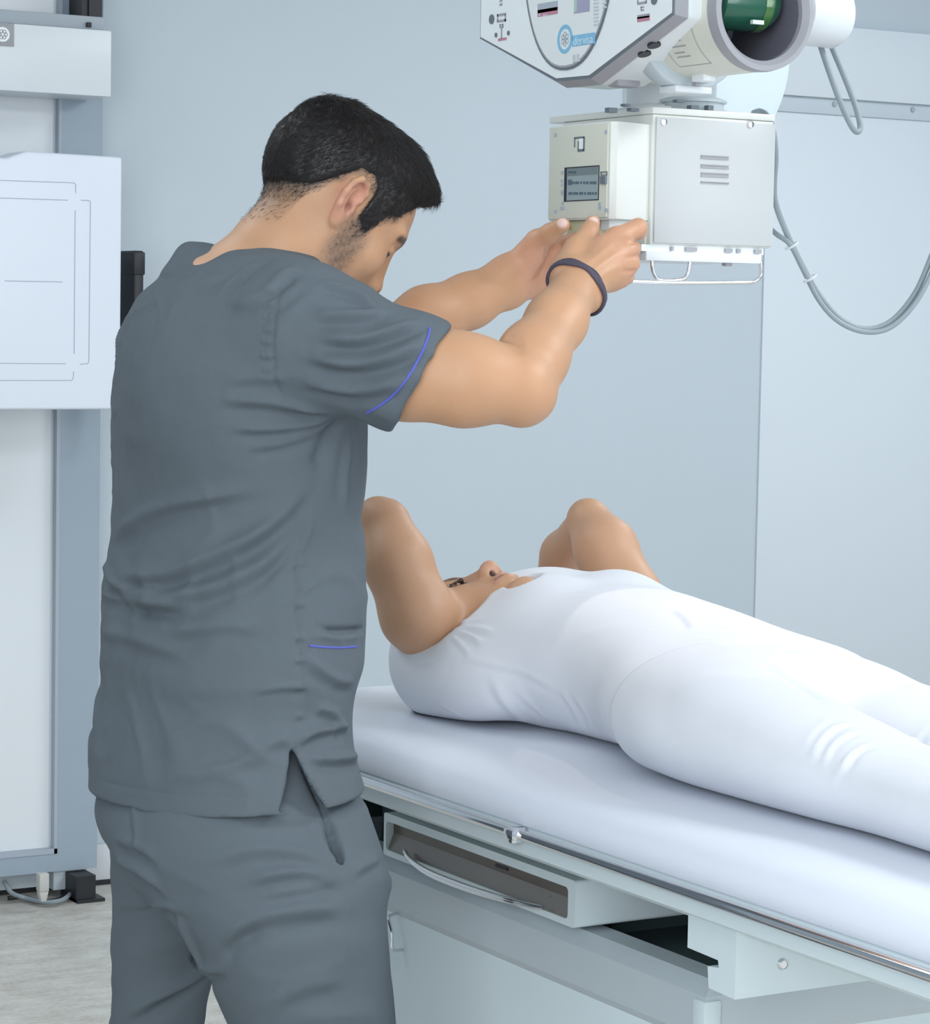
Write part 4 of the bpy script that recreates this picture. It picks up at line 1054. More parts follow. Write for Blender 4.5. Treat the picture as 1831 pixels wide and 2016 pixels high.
for s_ in (-1, 1): lash = np.maximum(lash, 1-sstep(capdist(loc, [(.086, s_*.018, -.0035), (.0905, s_*.031, -.0055), (.083, s_*.047, -.003)]), .0018, .0042))
nost = np.zeros(len(V))
for s_ in (-1, 1): nost = np.maximum(nost, 1-sstep(np.linalg.norm((loc-np.array([.1030, s_*.0085, -.0465]))/np.array([1.3, .9, 1.3]), axis=1), .0035, .0055))  # shade inside the nostrils painted dark
stub = np.clip(np.maximum.reduce([scalp, nape, beard, mous]), 0, 1)
lip = 1-sstep(capdist(loc, [(.093, -.022, -.068), (.103, 0, -.069), (.093, .022, -.068)]), .006, .010)
eard = np.linalg.norm((loc-np.array([-.010, -.084, -.002]))/np.array([1, .7, 1.4]), axis=1)
pink = (1-sstep(eard, .018, .026))*.55*inhead
canal = (1-sstep(np.linalg.norm((loc-np.array([-.003, -.078, -.007]))/np.array([.8, 1, 1.6]), axis=1), .004, .008))*.75  # shade of the ear canal painted in
def near(V_, q, r): return 1-sstep(np.linalg.norm(V_-P(*q), axis=1), r*.6, r)
nail = np.maximum(near(V, (1107, 438, 3.237), .0085), near(V, (1168, 436, 3.187), .0075))
hands = np.maximum(near(V, (1075, 500, 3.32), .075), near(V, (1225, 490, 3.16), .06)*.6)*.35
pink = np.maximum(pink, hands)
tech = org_obj('person', V, Q, M['skin_t'], None, {'stub': stub, 'lip': lip*inhead*.6, 'hair_shade': np.clip(np.maximum.reduce([brow*.9, lash, nost, canal])*inhead, 0, 1), 'pink': pink, 'nail': nail})
tag(tech, 'standing man in dark grey scrubs, head bowed, both hands gripping the x-ray box', 'person')
tcast = Caster(V, Q)
# ------------------------------------------------------------------ hair: thick crown and fringe, short faded sides
sk = Field()
sk.ell((-.012, 0, .026), (.091, .075, .078), .02); sk.ell((.030, 0, .026), (.065, .062, .068), .03); sk.ell((.044, 0, -.030), (.046, .056, .062), .03)
hf = Field()
def hair_fn(p):
    d = sk.ev(p); x, y, z = p[:, 0], p[:, 1], p[:, 2]
    h = z-np.interp(x, HX, HZ)-.004*(1-sstep(x, .046, .062))
    side = .0030*sstep(h, -.001, .03)
    top = sstep(z, .045, .095)*(.009+.009*sstep(x, -.03, .05))+.003*sstep(-x, .04, .10)*sstep(z, .0, .05)
    fr = .010*np.exp(-(((x-.080)/.024)**2+((z-.080)/.026)**2))*np.exp(-(y/.052)**2)
    t = np.where(h > 0, side+top+fr, -.006+.0*h)
    t = -.006+(t+.006)*sstep(h, -.010, .012)
    g = np.sin(x*160+z*90)*np.sin(y*190+x*60)*.0010*sstep(h, 0.01, .05)
    return (d-t-g)*.8
hf.add(hair_fn, (-.15, -.12, -.08), (.15, .12, .165))
HV, HQ = hf.mesh(.0022)
HV = smooth_verts(HV, HQ, 1, .4)
Hn = normals(HV, HQ)
rg = np.random.default_rng(5)
def flow(p):
    x, y, z = p[:, 0], p[:, 1], p[:, 2]
    f = np.stack([x+.045, y*1.2, z*0-.01], 1); f /= np.linalg.norm(f, axis=1)[:, None]+1e-9
    dn = np.stack([np.full(len(x), -.45), np.zeros(len(x)), np.full(len(x), -1.0)], 1)
    w_ = sstep(z, .03, .10)[:, None]
    fw = np.stack([np.ones(len(x)), y*2, x*0-.15], 1)
    return dn*(1-w_)+(.35*f+.65*fw)*w_
def strands(p, n, L_, w0, lift):
    fl = flow(p)+rg.normal(size=p.shape)*.20; fl -= n*np.einsum('ij,ij->i', fl, n)[:, None]; fl /= np.linalg.norm(fl, axis=1)[:, None]+1e-9
    sd = np.cross(fl, n); rows = []
    for t, ww in ((0, 1), (.5, .8), (1, .12)):
        c = p+fl*(L_*t)[:, None]+n*(L_*lift*(t-.62*t*t)*1.6)[:, None]
        rows += [c-sd*w0*ww, c+sd*w0*ww, c+n*w0*ww*1.2]
    m = len(p); Vs = np.stack(rows, 1).reshape(-1, 3); q = []
    for r in (0, 3):
        for a in range(3): q.append([r+a, r+(a+1) % 3, r+3+(a+1) % 3, r+3+a])
    q = np.array(q); Qs = (np.arange(m)[:, None, None]*9+q[None]).reshape(-1, 4)
    return Vs, Qs
okv = np.where(HV[:, 2]-np.interp(HV[:, 0], HX, HZ)-.004*(1-sstep(HV[:, 0], .046, .062)) > -.004)[0]
ids = rg.choice(okv, 30000)
Lh = .005+.011*sstep(HV[ids, 2], .045, .10)
SV, SQ = strands(HV[ids]+rg.normal(size=(len(ids), 3))*.0006, Hn[ids], Lh*rg.uniform(.6, 1.2, len(ids)), .00028, .30)
# stubble-length hairs of the fade, rooted in the scalp
bn = normals(V, Q)
cand = np.where(((scalp > .15) | ((nape > .08)) | (beard > .22)) & (loc[:, 1] < .05) & (eard > .030))[0]
wgt = np.clip(scalp+nape*.5+beard*.5, 0, 1)[cand]; wgt /= wgt.sum()
NB_ = 16000; ic = rg.choice(cand, NB_, p=wgt)
SV2, SQ2 = strands(loc[ic]+rg.normal(size=(NB_, 3))*.0012, bn[ic]@Rt, np.where(beard[ic] > scalp[ic], .0022, .0052)*rg.uniform(.6, 1.3, NB_), .00017, .25)
AV = np.concatenate([HV, SV, SV2]); AQ = np.concatenate([HQ, SQ+len(HV), SQ2+len(HV)+len(SV)])
hair_o = org_obj('hair', AV@Rt.T+Ht, AQ, M['hair'], tech); hair_o['label'] = 'short black hair with faded sides'
# ------------------------------------------------------------------ scrub top
SH = Field()
SH.loft(2, ts, .02, grow=.002)
SH.chain([P(440, 596, 3.15), P(525, 592, 3.11), SR], [.052, .052, .0715], .06, ki=.03)          # trapezius to near shoulder
SH.chain([P(395, 610, 3.20), P(440, 630, 3.28)], [.052, .060], .05)                            # far shoulder
SH.ell(P(455, 760, 3.03), (.11, .13, .12), .06)
slv = Field()
slv.chain([SR, P(690, 693, 2.93), P(800, 732, 2.92), P(880, 762, 2.918)], [.0720, .0655, .0630, .0615], .01, ki=.02)
SH.sub(slv, .03)
SH.chain([P(530, 605, 3.28), P(650, 662, 3.22), P(730, 680, 3.215)], [.068, .062, .056], .03, ki=.02)   # far sleeve
# collar standing round the neck
SH.chain([P(376, 500, 3.17), P(440, 520, 3.13), P(545, 522, 3.10), P(600, 548, 3.09)], [.011, .014, .014, .014], .035)
# cuts: neck opening, cuff plane and hollow sleeves, side vent, hem
neck = Field(); neck.chain([P(500, 570, 3.165), P(548, 508, 3.155), P(610, 400, 3.165)], [.060, .072, .085], .01)
SH.sub(neck, .004, 's')
cn = camv((.87, .49, 0.0)); cc = P(838, 745, 2.92)
lo_, hi_ = P(800, 745, 2.92)-.12, P(900, 760, 2.92)+.14
boxcut = lambda c, n, lo, hi: (lambda p: np.maximum(-((p-c)@n), np.max(np.maximum(lo-p, p-hi), axis=1)))
SH.add(boxcut(cc-cn*.005, cn, lo_, hi_), lo_, hi_, .003, 's')
hol = Field(); hol.cone(P(790, 727, 2.922), P(900, 756, 2.918), .0500, .0590, .005); SH.sub(hol, .003, 's')
cn2 = camv((.90, -.1, .35)); c2 = P(742, 668, 3.22); lo2, hi2 = c2-.14, c2+.14; lo2[2] = c2[2]-.1
hip_f = Field()
hip_f.loft(2, torso_secs([(1480, 196, 680), (1560, 186, 696), (1620, 180, 712), (1660, 194, 728)], D_, ratio=1.45), .02, grow=-.002)
SH.sub(hip_f, .002, 's')
# hem plane through three points
h1, h2, h3 = P(175, 1552, 3.16), P(550, 1588, 2.98), P(712, 1545, 3.10)
hn = np.cross(h2-h1, h3-h1); hn /= np.linalg.norm(hn)
if hn[2] > 0: hn = -hn
SH.add(lambda p: -((p-h1)@hn), (0, 1, .4), (3, 4, float(h1[2])+.03), .002, 's')
# side vent wedge
va, vb, vc = P(573, 1472, 2.98), P(548, 1600, 2.98), P(650, 1606, 2.98)
vd = ray(590, 1540); vd /= np.linalg.norm(vd)
def wedge(p):
    out = np.full(len(p), -9.)
    for a, b in ((va, vb), (vb, vc), (vc, va)):
        n = np.cross(b-a, vd); n /= np.linalg.norm(n)
        if (((va+vb+vc)/3)-a)@n > 0: n = -n
        out = np.maximum(out, (p-a)@n)
    return np.maximum(out, (p-P(590, 1540, 3.06))@vd)
SH.add(wedge, np.minimum(np.minimum(va, vb), vc)-.10, np.maximum(np.maximum(va, vb), vc)+.12, .001, 's')
SV_, SQ_ = SH.mesh(.0027)
SV_ = smooth_verts(SV_, SQ_, 1, .4)
sc_ = Caster(SV_, SQ_); nn_ = normals(SV_, SQ_)
SV_ = SV_+nn_*(vnoise(SV_, 9, 3)*.0012+vnoise(SV_, 24, 4)*.0005)[:, None]
A = .0080
folds = [
 ([(222, 1135), (330, 1128), (450, 1080), (545, 1020), (605, 950)], A, .011, .7),
 ([(216, 1062), (300, 1005), (420, 975), (520, 962)], A*.8, .011, .6),
 ([(235, 1185), (330, 1178), (440, 1150), (530, 1100), (590, 1040)], A*.9, .011, .7),
 ([(212, 1110), (230, 1150), (270, 1165), (330, 1160)], A*1.1, .008, .7),
 ([(206, 1168), (280, 1185), (360, 1195), (400, 1190)], A*.8, .008, .7),
 ([(205, 1240), (290, 1265), (380, 1290)], A*.5, .010, .5),
 ([(340, 1245), (440, 1230), (520, 1240)], A*.5, .010, .5),
 ([(430, 785), (520, 790), (600, 805), (650, 812)], A*.7, .009, .8),
 ([(440, 750), (520, 740), (575, 745)], A*.4, .009, .5),
 ([(450, 842), (540, 842), (620, 832), (655, 815)], A*.6, .008, .7),
 ([(480, 880), (560, 868), (630, 845), (660, 820)], A*.5, .008, .6),
 ([(590, 748), (690, 765), (770, 755), (812, 735)], A*.8, .010, .7),
 ([(600, 700), (690, 716), (780, 700), (835, 665)], A*.9, .009, .8),
 ([(620, 662), (700, 668), (780, 650), (830, 632)], A*.9, .008, .8),
 ([(610, 618), (690, 620), (760, 612)], A*.7, .008, .8),
 ([(620, 560), (690, 575), (745, 608)], A*.7, .008, .8),
 ([(430, 592), (470, 550), (520, 520)], A*.6, .010, .6),
 ([(455, 612), (520, 580), (560, 540), (600, 530)], A*.7, .010, .7),
 ([(490, 625), (545, 590), (590, 560)], A*.5, .008, .6),
 ([(330, 580), (400, 560), (470, 530)], A*.35, .010, .4),
 ([(480, 1480), (540, 1460), (575, 1455)], A*.5, .008, .6),
 ([(400, 1520), (480, 1500), (550, 1470)], A*.5, .009, .5),
 ([(580, 1468), (620, 1440), (680, 1430)], A*.8, .007, .8),
 ([(600, 1490), (650, 1495), (700, 1490)], A*.8, .007, .8),
 ([(620, 1395), (650, 1400), (680, 1440)], A*.7, .007, .7),
 ([(600, 1290), (650, 1330), (695, 1345)], A*.6, .008, .6),
 ([(500, 1360), (560, 1352), (610, 1354)], A*.4, .006, .6),
 ([(615, 1000), (600, 1060), (560, 1120), (520, 1160)], A*.5, .008, .6),
 ([(690, 860), (680, 930), (678, 1000)], A*.4, .008, .5),
 ([(665, 830), (640, 880), (620, 930)], -A*1.0, .014, 0),
 ([(262, 590), (240, 660), (232, 740)], A*.5, .006, .6),
]
for i, (yy, x0_, x1_) in enumerate([(575, 520, 548), (600, 512, 545), (622, 510, 542), (648, 512, 542), (672, 510, 540), (700, 508, 540), (725, 512, 542)]):
    folds.append(([(x0_, yy+2), ((x0_+x1_)/2, yy), (x1_, yy+1)], A*.28, .0045, .7))
for i, yy in enumerate([1110, 1190, 1255, 1300, 1352, 1410]):
    folds.append(([(575, yy+2), (590, yy), (604, yy+2)], A*.3, .0045, .7))
seams = [([(556, 545), (541, 620), (539, 700), (548, 770), (575, 800)], -.0026, .0028, 0), ([(590, 1000), (585, 1100), (584, 1230), (598, 1330), (604, 1400), (602, 1470)], -.0026, .0026, 0),
         ([(178, 1530), (260, 1552), (400, 1568), (545, 1574)], -.0012, .0020, 0), ([(636, 1540), (670, 1528), (712, 1508)], -.0012, .0020, 0),
         ([(622, 1235), (660, 1243), (712, 1240)], -.008, .0040, 0), ([(615, 1246), (660, 1254), (708, 1251)], .003, .005, 0), ([(620, 1236), (610, 1275), (604, 1330)], -.0015, .0022, 0),
         ([(832, 640), (822, 690), (785, 765), (718, 808)], .0012, .0035, 0), ([(305, 560), (318, 620), (318, 680)], .0015, .004, 0)]
SV_ = apply_folds(SV_, nn_, sc_, [(a, b, c*.80, d) for a, b, c, d in folds]+seams)
hm_ = sstep(SV_[:, 2], .855, .90)
SV_ = wrinkle(SV_, nn_, .0042, 21, (1-sstep(SV_[:, 2], 1.10, 1.30))*hm_)
SV_ = wrinkle(SV_, nn_, .0026, 22, hm_, 18, 9)
SV_ = wrinkle(SV_, nn_, .0020, 25, hm_, 40, 14)
top_o = org_obj('scrub_top', SV_, SQ_, M['scrub'], tech); top_o['label'] = 'dark grey short-sleeved scrub top with blue piping'
sc2 = Caster(SV_, SQ_)
surf_tube('piping', sc2, [(846, 646), (843, 662), (830, 695), (808, 735), (780, 772), (750, 797), (722, 813)], .0016, M['piping'], top_o)
surf_tube('piping', sc2, [(609, 1271), (640, 1274), (670, 1275), (702, 1273)], .0013, M['piping'], top_o)
# ------------------------------------------------------------------ trousers
TR = Field()
TR.loft(2, torso_secs(hips_rows, D_, ratio=1.4), .03, grow=-.004)
TR.loft(2, [q for q in nls if q[0] > .02]+[(.045, *nls[-1][1:])], .05)
TR.loft(2, [q for q in fls if q[0] > .02]+[(.045, *fls[-1][1:])], .03)
TR.cone(P(380, 1665, 3.07), P(430, 1670, 3.02), .075, .075, .05)
TR.chain([P(640, 1580, 2.955), P(660, 1640, 2.95), P(668, 1712, 2.955)], [.010, .0125, .004], .003, 's')
TV, TQ = TR.mesh(.0036)
TV = smooth_verts(TV, TQ, 1, .4); tc_ = Caster(TV, TQ); tn_ = normals(TV, TQ)
TV = TV+tn_*((vnoise(TV, 8, 5)*.0014+vnoise(TV, 22, 6)*.0005)*(1-sstep(TV[:, 2], .775, .82)))[:, None]
tf = [([(340, 1790), (400, 1900), (440, 1905)], A*.8, .009, .6), ([(480, 1735), (580, 1715), (665, 1728)], A*.8, .009, .7), ([(500, 1760), (600, 1745), (680, 1732)], A*.5, .008, .6),
      ([(400, 1700), (500, 1672), (600, 1680), (655, 1720)], A*.6, .010, .6), ([(430, 1860), (500, 1810), (600, 1790), (680, 1790)], A*.9, .012, .7), ([(440, 1895), (470, 1850), (520, 1830)], -A*.8, .012, 0),
      ([(230, 1690), (290, 1720), (330, 1760)], A*.9, .009, .7), ([(225, 1650), (280, 1670), (320, 1700)], A*.6, .008, .7), ([(230, 1785), (300, 1778), (380, 1800)], A*.7, .008, .7),
      ([(232, 2010), (300, 1968), (370, 1930), (410, 1902)], A*1.2, .010, .8), ([(520, 1980), (600, 1940), (680, 1930)], A*.5, .012, .5), ([(577, 1480), (598, 1510), (622, 1560), (642, 1610), (668, 1722)], -.008, .005, 0),
      ([(612, 1600), (618, 1660), (645, 1712), (662, 1722)], .0025, .004, 0), ([(262, 1570), (266, 1620), (275, 1680)], A*.35, .008, .5), ([(670, 1740), (682, 1850), (700, 2016)], -.0012, .0022, 0),
      ([(690, 1720), (720, 1702), (745, 1690)], A*.5, .007, .6), ([(470, 1600), (540, 1590), (600, 1600)], A*.4, .012, .5)]
TV = apply_folds(TV, tn_, tc_, [(a, b, c*.8, d) for a, b, c, d in tf])
tm_ = 1-sstep(TV[:, 2], .775, .82)
TV = wrinkle(TV, tn_, .0045, 31, tm_, 20, 6)
TV = wrinkle(TV, tn_, .0022, 33, tm_, 38, 12)
tr_o = org_obj('trousers', TV, TQ, M['scrub'], tech); tr_o['label'] = 'dark grey scrub trousers with side pocket'
# shoes
for nm, L_ in (('shoe', nls), ('shoe', fls)):
    z = L_[-1]; sf = Field()
    sf.cone((z[1]-.045, z[2], .050), (z[1]+.02, z[2], .055), .046, .046, .02); sf.cone((z[1]+.02, z[2], .05), (z[1]+.17, z[2], .036), .044, .036, .03)
    sf.half((0, 0, .002), (0, 0, -1), .004)
    v_, q_ = sf.mesh(.006); org_obj('shoe', v_, q_, M['dark'], tech)
# bracelet of dark cord round the right wrist
ax = P(1140, 555, 3.10)-P(1100, 632, 3.03); ax /= np.linalg.norm(ax)
c0 = P(1136, 563, 3.095); u = np.cross(ax, [0, 0, 1.]); u /= np.linalg.norm(u); w = np.cross(ax, u)
pts = []
for k in range(40):
    a = 2*math.pi*k/40; d = u*math.cos(a)+w*math.sin(a)
    o0 = c0+d*.07; t = .07
    r_ = np.linspace(.06, .012, 60); vals = TB.ev(c0+d[None]*r_[:, None]); i = np.argmax(vals < .0022); pts.append(c0+d*r_[i]-ax*.004*math.sin(a*1+1))
pts = smooth_line(pts+pts[:1], 3)[:-1]
bm = bmesh.new()
for o_, rr in ((-.0035, .0022), (-.0008, .0023), (.0018, .0021), (.0042, .0019)):
    a_tube(bm, [p+ax*o_*(1+.35*math.sin(i*.8+o_*900)) for i, p in enumerate(pts)], rr, 8, True)
bo = bm_obj('bracelet', bm, mat('dark_cord', (.075, .065, .095), .7, noise=.3, nscale=400), tech, True); bo['label'] = 'dark braided cord bracelet'
# ------------------------------------------------------------------ patient lying on the mattress
ZM = .8725
# (Y, centre X, top z, half width, exponent)
def lie(rows):
    out = []
    for Y, xc, zt, rx, n in rows: out.append((Y, xc, (zt+ZM-.001)/2, rx, (zt-ZM+.001)/2, n))
    return out
PT = lie([(3.19, 1.925, .985, .115, 2.2), (3.13, 1.925, 1.020, .155, 2.3), (3.07, 1.93, 1.042, .180, 2.3), (3.00, 1.932, 1.050, .182, 2.3), (2.93, 1.932, 1.054, .176, 2.3), (2.86, 1.930, 1.054, .160, 2.2), (2.78, 1.928, 1.050, .150, 2.2), (2.70, 1.925, 1.040, .162, 2.15), (2.63, 1.920, 1.030, .184, 2.15), (2.57, 1.916, 1.022, .198, 2.2), (2.50, 1.912, 1.012, .204, 2.2), (2.42, 1.912, .985, .185, 2.1)])
LN = lie([(2.58, 1.835, 1.018, .112, 2.3), (2.46, 1.815, 1.016, .110, 2.2), (2.36, 1.808, 1.000, .099, 2.1), (2.26, 1.810, .982, .092, 2.1), (2.16, 1.814, .964, .082, 2.1), (2.06, 1.806, .958, .076, 2.1), (1.96, 1.800, .960, .074, 2.1), (1.80, 1.81, .952, .062, 2.0), (1.62, 1.83, .936, .040, 2.0), (1.56, 1.83, .936, .038, 2.0)])
LF = lie([(2.58, 2.015, .996, .100, 2.2), (2.46, 2.018, .990, .104, 2.1), (2.36, 2.016, .982, .100, 2.1), (2.26, 2.016, .968, .094, 2.1), (2.16, 2.025, .956, .082, 2.1), (2.06, 2.035, .954, .076, 2.1), (1.96, 2.04, .956, .073, 2.1), (1.80, 2.035, .950, .062, 2.0), (1.62, 2.03, .936, .040, 2.0), (1.56, 2.03, .936, .038, 2.0)])
Rp = frame(camv((.0605, -.992, .1115)), camv((.696, .122, .707)))
Hp = P(920, 1283, 3.60)
ELN, ELF = P(752, 1008, 3.56), P(1157, 1008, 3.86)
SHN, SHF = np.array([1.785, 3.080, .968]), np.array([2.105, 3.085, .965])
PB = Field()
PB.loft(1, PT, .03, grow=-.012)
PB.chain([SHN+(.03, 0, 0), SHN, P(822, 1210, 3.53), P(782, 1105, 3.54), P(760, 1034, 3.56)], [.058, .054, .0485, .0450, .0345], .02, ki=.015)
PB.cone(P(738, 1010, 3.565), P(748, 1018, 3.57), .020, .024, .02)
PB.chain([P(762, 1034, 3.60), P(778, 1080, 3.70), P(812, 1180, 3.84)], [.034, .033, .026], .006, ki=.02)
PB.chain([SHF-(.03, 0, 0), SHF, P(1238, 1180, 3.76), P(1192, 1080, 3.80), P(1160, 1029, 3.84)], [.060, .056, .0470, .0440, .0330], .02, ki=.015)
PB.cone(P(1155, 1015, 3.85), P(1158, 1021, 3.85), .0195, .022, .02)
PB.chain([P(1152, 1042, 3.90), P(1112, 1092, 3.97), P(1070, 1190, 4.05)], [.0325, .0330, .026], .006, ki=.02)
# hands laced behind the head
for s_, a in ((1, P(812, 1180, 3.84)), (-1, P(1070, 1190, 4.05))):
    e = Hp+Rp@np.array([-.098, -.010*s_, .0])
    e[2] = max(e[2], ZM+.022); PB.cone(a, e, .026, .024, .02)
    for j in range(4):
        q = e+Rp@np.array([.0, .06*s_, -.03+.018*j]); q[2] = max(q[2], ZM+.012); PB.cone(e+Rp@np.array([0, 0, -.02+.014*j]), q, .011, .009, .004)
    q = e+Rp@np.array([.01, .03*s_, -.065]); q[2] = max(q[2], ZM+.012); PB.cone(e, q, .013, .009, .008)
PB.chain([np.array([1.925, 3.10, .965]), Hp+Rp@np.array([-.02, 0, -.085]), Hp], [.062, .054, .055], .03)
for L_ in (LN, LF): PB.loft(1, L_, .02, grow=-.010)
for x in (1.83, 2.04):
    PB.chain([(x, 1.58, .905), (x, 1.545, .93), (x+(.03 if x > 1.9 else -.03), 1.50, 1.03)], [.036, .038, .024], .02)
PB_h = None
HFp = add_ears(head_field(True))
PB.sub(HFp, .018, 'u', Rp, Hp)
PB.half((0, 0, ZM-.0005), (0, 0, -1), .004)
PV, PQ = PB.mesh(.0026)
PV = smooth_verts(PV, PQ, 2, .35)
pl = (PV-Hp)@Rp
inh = (np.linalg.norm(pl, axis=1) < .17)*1.0
br = np.zeros(len(PV)); la_ = br.copy(); no_ = br.copy()
for s_ in (-1, 1):
    br = np.maximum(br, 1-sstep(capdist(pl, [(.098, s_*.012, .019), (.096, s_*.032, .027), (.080, s_*.052, .020)]), .0030, .0064))
    la_ = np.maximum(la_, 1-sstep(capdist(pl, [(.087, s_*.018, -.006), (.0945, s_*.031, -.0105), (.087, s_*.047, -.007)]), .0042, .0075))
    no_ = np.maximum(no_, 1-sstep(np.linalg.norm((pl-np.array([.1030, s_*.0085, -.0470]))/np.array([1.3, .9, 1.3]), axis=1), .0042, .0068))  # nostril hollows get their shade as colour
lipp = 1-sstep(capdist(pl, [(.093, -.021, -.068), (.103, 0, -.069), (.093, .021, -.068)]), .0055, .009)
mouth = 1-sstep(capdist(pl, [(.095, -.025, -.0685), (.104, -.008, -.0688), (.104, .008, -.0688), (.095, .025, -.0685)]), .0012, .0030)  # shade between the lips painted as a dark line
pk = (1-sstep(np.linalg.norm(pl-np.array([.12, 0, -.036]), axis=1), .012, .026))*.25
pat = org_obj('person', PV, PQ, M['skin_p'], None, {'stub': np.zeros(len(PV)), 'lip': lipp*inh*.55, 'hair_shade': np.clip(np.maximum.reduce([br*.8, la_, no_, mouth*.55])*inh, 0, 1), 'pink': pk*inh, 'nail': np.zeros(len(PV))})
tag(pat, 'person lying face up in white top and leggings with both arms bent behind the head', 'person')
pf = Field()
pf.sub(sk, .01, grow=.006)
def phair(p):
    d = sk.ev(p); h = p[:, 2]*.9-p[:, 0]*.55-.012
    zw = (p@Rp.T+Hp)[:, 2]
    return np.maximum(ZM+.0005-zw, (d-(.003*sstep(h, -.004, .02)-.008*(1-sstep(h, -.006, .002)))-np.sin(p[:, 1]*700+p[:, 0]*90)*.0006)*.8)
pf = Field(); pf.add(phair, (-.14, -.11, -.10), (.13, .11, .15))
v_, q_ = pf.mesh(.003); ph_ = org_obj('hair', v_@Rp.T+Hp, q_, M['hair'], pat)
# ------------------------------------------------------------------ white top
WT = Field()
WT.loft(1, [r for r in PT if r[0] > 2.56], .02, grow=.0062)
WT.cone((1.785, 3.105, .915), (1.83, 3.02, .912), .049, .043, .03)
for x in (1.868, 1.988): WT.ell((x, 2.985, 1.018), (.060, .070, .053), .035)
WT.chain([(1.90, 3.08, .975), (1.790, 3.080, .962), (1.774, 3.090, .952)], [.085, .075, .071], .04, ki=.02)
WT.chain([(1.95, 3.08, .975), (2.090, 3.080, .962), (2.105, 3.085, .955)], [.085, .076, .070], .04, ki=.02)
WT.ell((1.765, 3.01, .935), (.055, .12, .055), .04)
WT.ell((2.105, 3.01, .935), (.055, .12, .055), .04)
WT.chain([(1.86, 3.095, .982), (1.93, 3.12, .988), (2.02, 3.10, .985)], [.044, .045, .047], .04)
WT.half((0, 0, ZM+.001), (0, 0, -1), .006)
nk = Field(); nk.chain([(1.925, 3.165, 1.02), Hp+Rp@np.array([-.01, 0, -.04])], [.040, .074], .01); nk.ell(Hp+Rp@np.array([.090, -.004, -.104]), (.022, .022, .022), .01); WT.sub(nk, .012, 's')
def armcut(sh, a, b, r0, r1, n, c):
    f = Field(); f.chain([sh, a, b], [r0, r0, r1], .01)
    n = np.array(n, float); n /= np.linalg.norm(n)
    g = lambda p: np.maximum(f.ev(p), -((p-c)@n))
    lo = np.minimum(np.minimum(sh, a), b)-.09; hi = np.maximum(np.maximum(sh, a), b)+.09
    WT.add(g, lo, hi, .006, 's')
# arm holes: everything beyond the arm-hole plane
qa, qb, qc = P(768, 1283, 3.52), P(893, 1218, 3.56), P(835, 1292, 3.47)
n_ = np.cross(qb-qa, qc-qa); n_ /= np.linalg.norm(n_)
if n_[2] < 0: n_ = -n_
lo, hi = qa-(.12, .12, .10), qa+(.13, .20, .25)
cutn = lambda p: np.maximum(-((p-qa)@n_), np.linalg.norm(p-np.array([1.745, 3.11, 1.03]), axis=1)-.105)
WT.add(cutn, lo, hi, .012, 's')
WT.add(lambda p: np.maximum(-((p-np.array([2.13, 3.09, 1.015]))@np.array([.25, .25, .93])), np.linalg.norm(p-np.array([2.15, 3.12, 1.05]), axis=1)-.105), (2.02, 3.0, .9), (2.3, 3.3, 1.2), .008, 's')
WV, WQ = WT.mesh(.0036); WV = smooth_verts(WV, WQ, 1, .4); wc = Caster(WV, WQ); wn = normals(WV, WQ)
# hem: slanting line, removed below
B_ = .0040
hemY = lambda p: 2.605+.035*np.sin((p[:, 0]-1.93)*6)+.03*sstep(p[:, 2], .95, 1.05)
wf = [([(897, 1288), (880, 1330), (862, 1380), (850, 1408)], -.0012, .003, 0), ([(897, 1292), (960, 1305), (1030, 1322), (1100, 1360)], .0015, .005, .5),
      ([(968, 1322), (985, 1370), (1020, 1410), (1060, 1436)], B_*.6, .007, .8), ([(1010, 1345), (1040, 1380), (1080, 1420)], B_*.3, .007, .7), ([(862, 1385), (900, 1405), (935, 1425)], B_*.4, .006, .7),
      ([(894, 1232), (925, 1222), (955, 1218)], B_*.6, .004, .8), ([(896, 1242), (925, 1250), (950, 1268)], B_*.6, .004, .8), ([(892, 1252), (910, 1272), (925, 1290)], B_*.5, .004, .8), ([(900, 1235), (940, 1236), (975, 1245)], B_*.5, .004, .8),
      ([(770, 1296), (830, 1308), (868, 1295), (885, 1272)], -.0012, .0025, 0), ([(1100, 1350), (1130, 1400), (1150, 1440)], B_*.4, .008, .6), ([(1125, 1365), (1150, 1400), (1165, 1440)], B_*.35, .008, .6),
      ([(1330, 1200), (1350, 1215), (1370, 1240)], B_*.5, .006, .6), ([(1060, 1290), (1150, 1250), (1260, 1225)], B_*.3, .012, .4)]
WV = apply_folds(WV, wn, wc, wf)
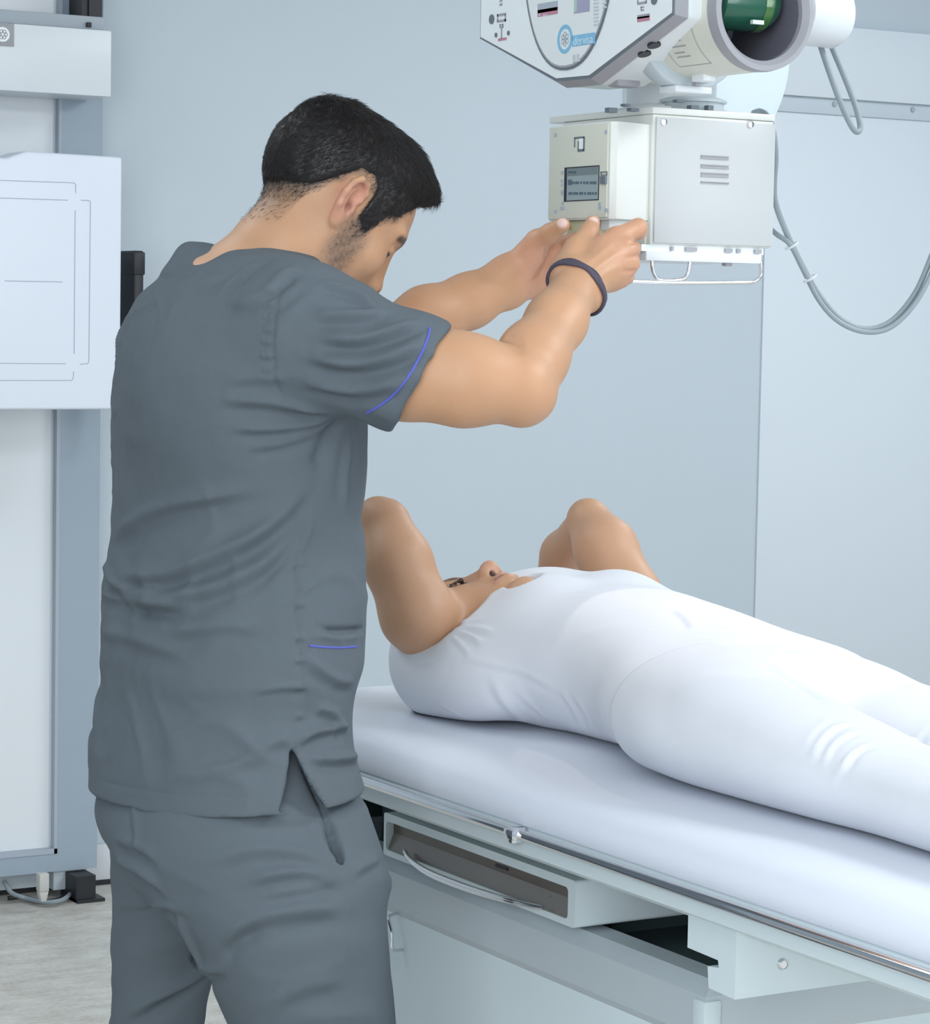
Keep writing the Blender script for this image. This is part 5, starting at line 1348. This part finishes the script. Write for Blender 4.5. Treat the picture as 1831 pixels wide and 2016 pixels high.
WV = WV+wn*(vnoise(WV, 7, 11)*.0008)[:, None]
wo = org_obj('white_top', WV, WQ, M['whitecloth'], pat); wo['label'] = 'sleeveless white top'
# ------------------------------------------------------------------ white leggings, waistband tucked under the hem
LG = Field()
LG.loft(1, [r for r in PT if r[0] < 2.64], .03, grow=.001)
LG.loft(1, LN, .030, grow=.001); LG.loft(1, LF, .022, grow=.001)
LG.half((0, 0, ZM+.0008), (0, 0, -1), .004)
LV, LQ = LG.mesh(.0042); LV = smooth_verts(LV, LQ, 1, .4); lc_ = Caster(LV, LQ); ln_ = normals(LV, LQ)
lf = [([(1174, 1480), (1172, 1430), (1198, 1345), (1250, 1298), (1330, 1268), (1400, 1254), (1470, 1253), (1540, 1268)], -.0075, .0034, 0), ([(1485, 1298), (1540, 1330), (1590, 1362), (1640, 1395)], -.0035, .008, 0), ([(1598, 1500), (1612, 1462), (1645, 1430), (1690, 1424)], B_*.5, .0042, .9), ([(1618, 1515), (1636, 1472), (1672, 1444), (1712, 1438)], B_*.4, .0036, .9), ([(1655, 1530), (1672, 1490), (1708, 1466), (1748, 1470)], B_*.5, .0040, .9),
      ([(1580, 1480), (1600, 1440), (1640, 1410)], B_*.2, .005, .7), ([(1508, 1306), (1518, 1294), (1536, 1284)], B_*.4, .004, .8), ([(1800, 1460), (1815, 1440), (1831, 1428)], B_*.5, .004, .8), ([(1640, 1545), (1655, 1510), (1680, 1480)], B_*.25, .004, .7)]
LV = apply_folds(LV, ln_, lc_, lf)
lo_ = org_obj('leggings', LV, LQ, M['whitecloth'], pat); lo_['label'] = 'white leggings'
# light field of the collimator lamp
sp = bpy.data.lights.new('collimator_lamp', 'SPOT'); sp.energy = 1.15; sp.color = (1.0, .80, .72); sp.spot_size = rad(54); sp.spot_blend = .03; sp.use_square = True; sp.shadow_soft_size = .004
so = bpy.data.objects.new('collimator_lamp', sp); COL.objects.link(so); so.location = (1.95, 2.80, 1.475); so.rotation_euler = (rad(-17), 0, 0)
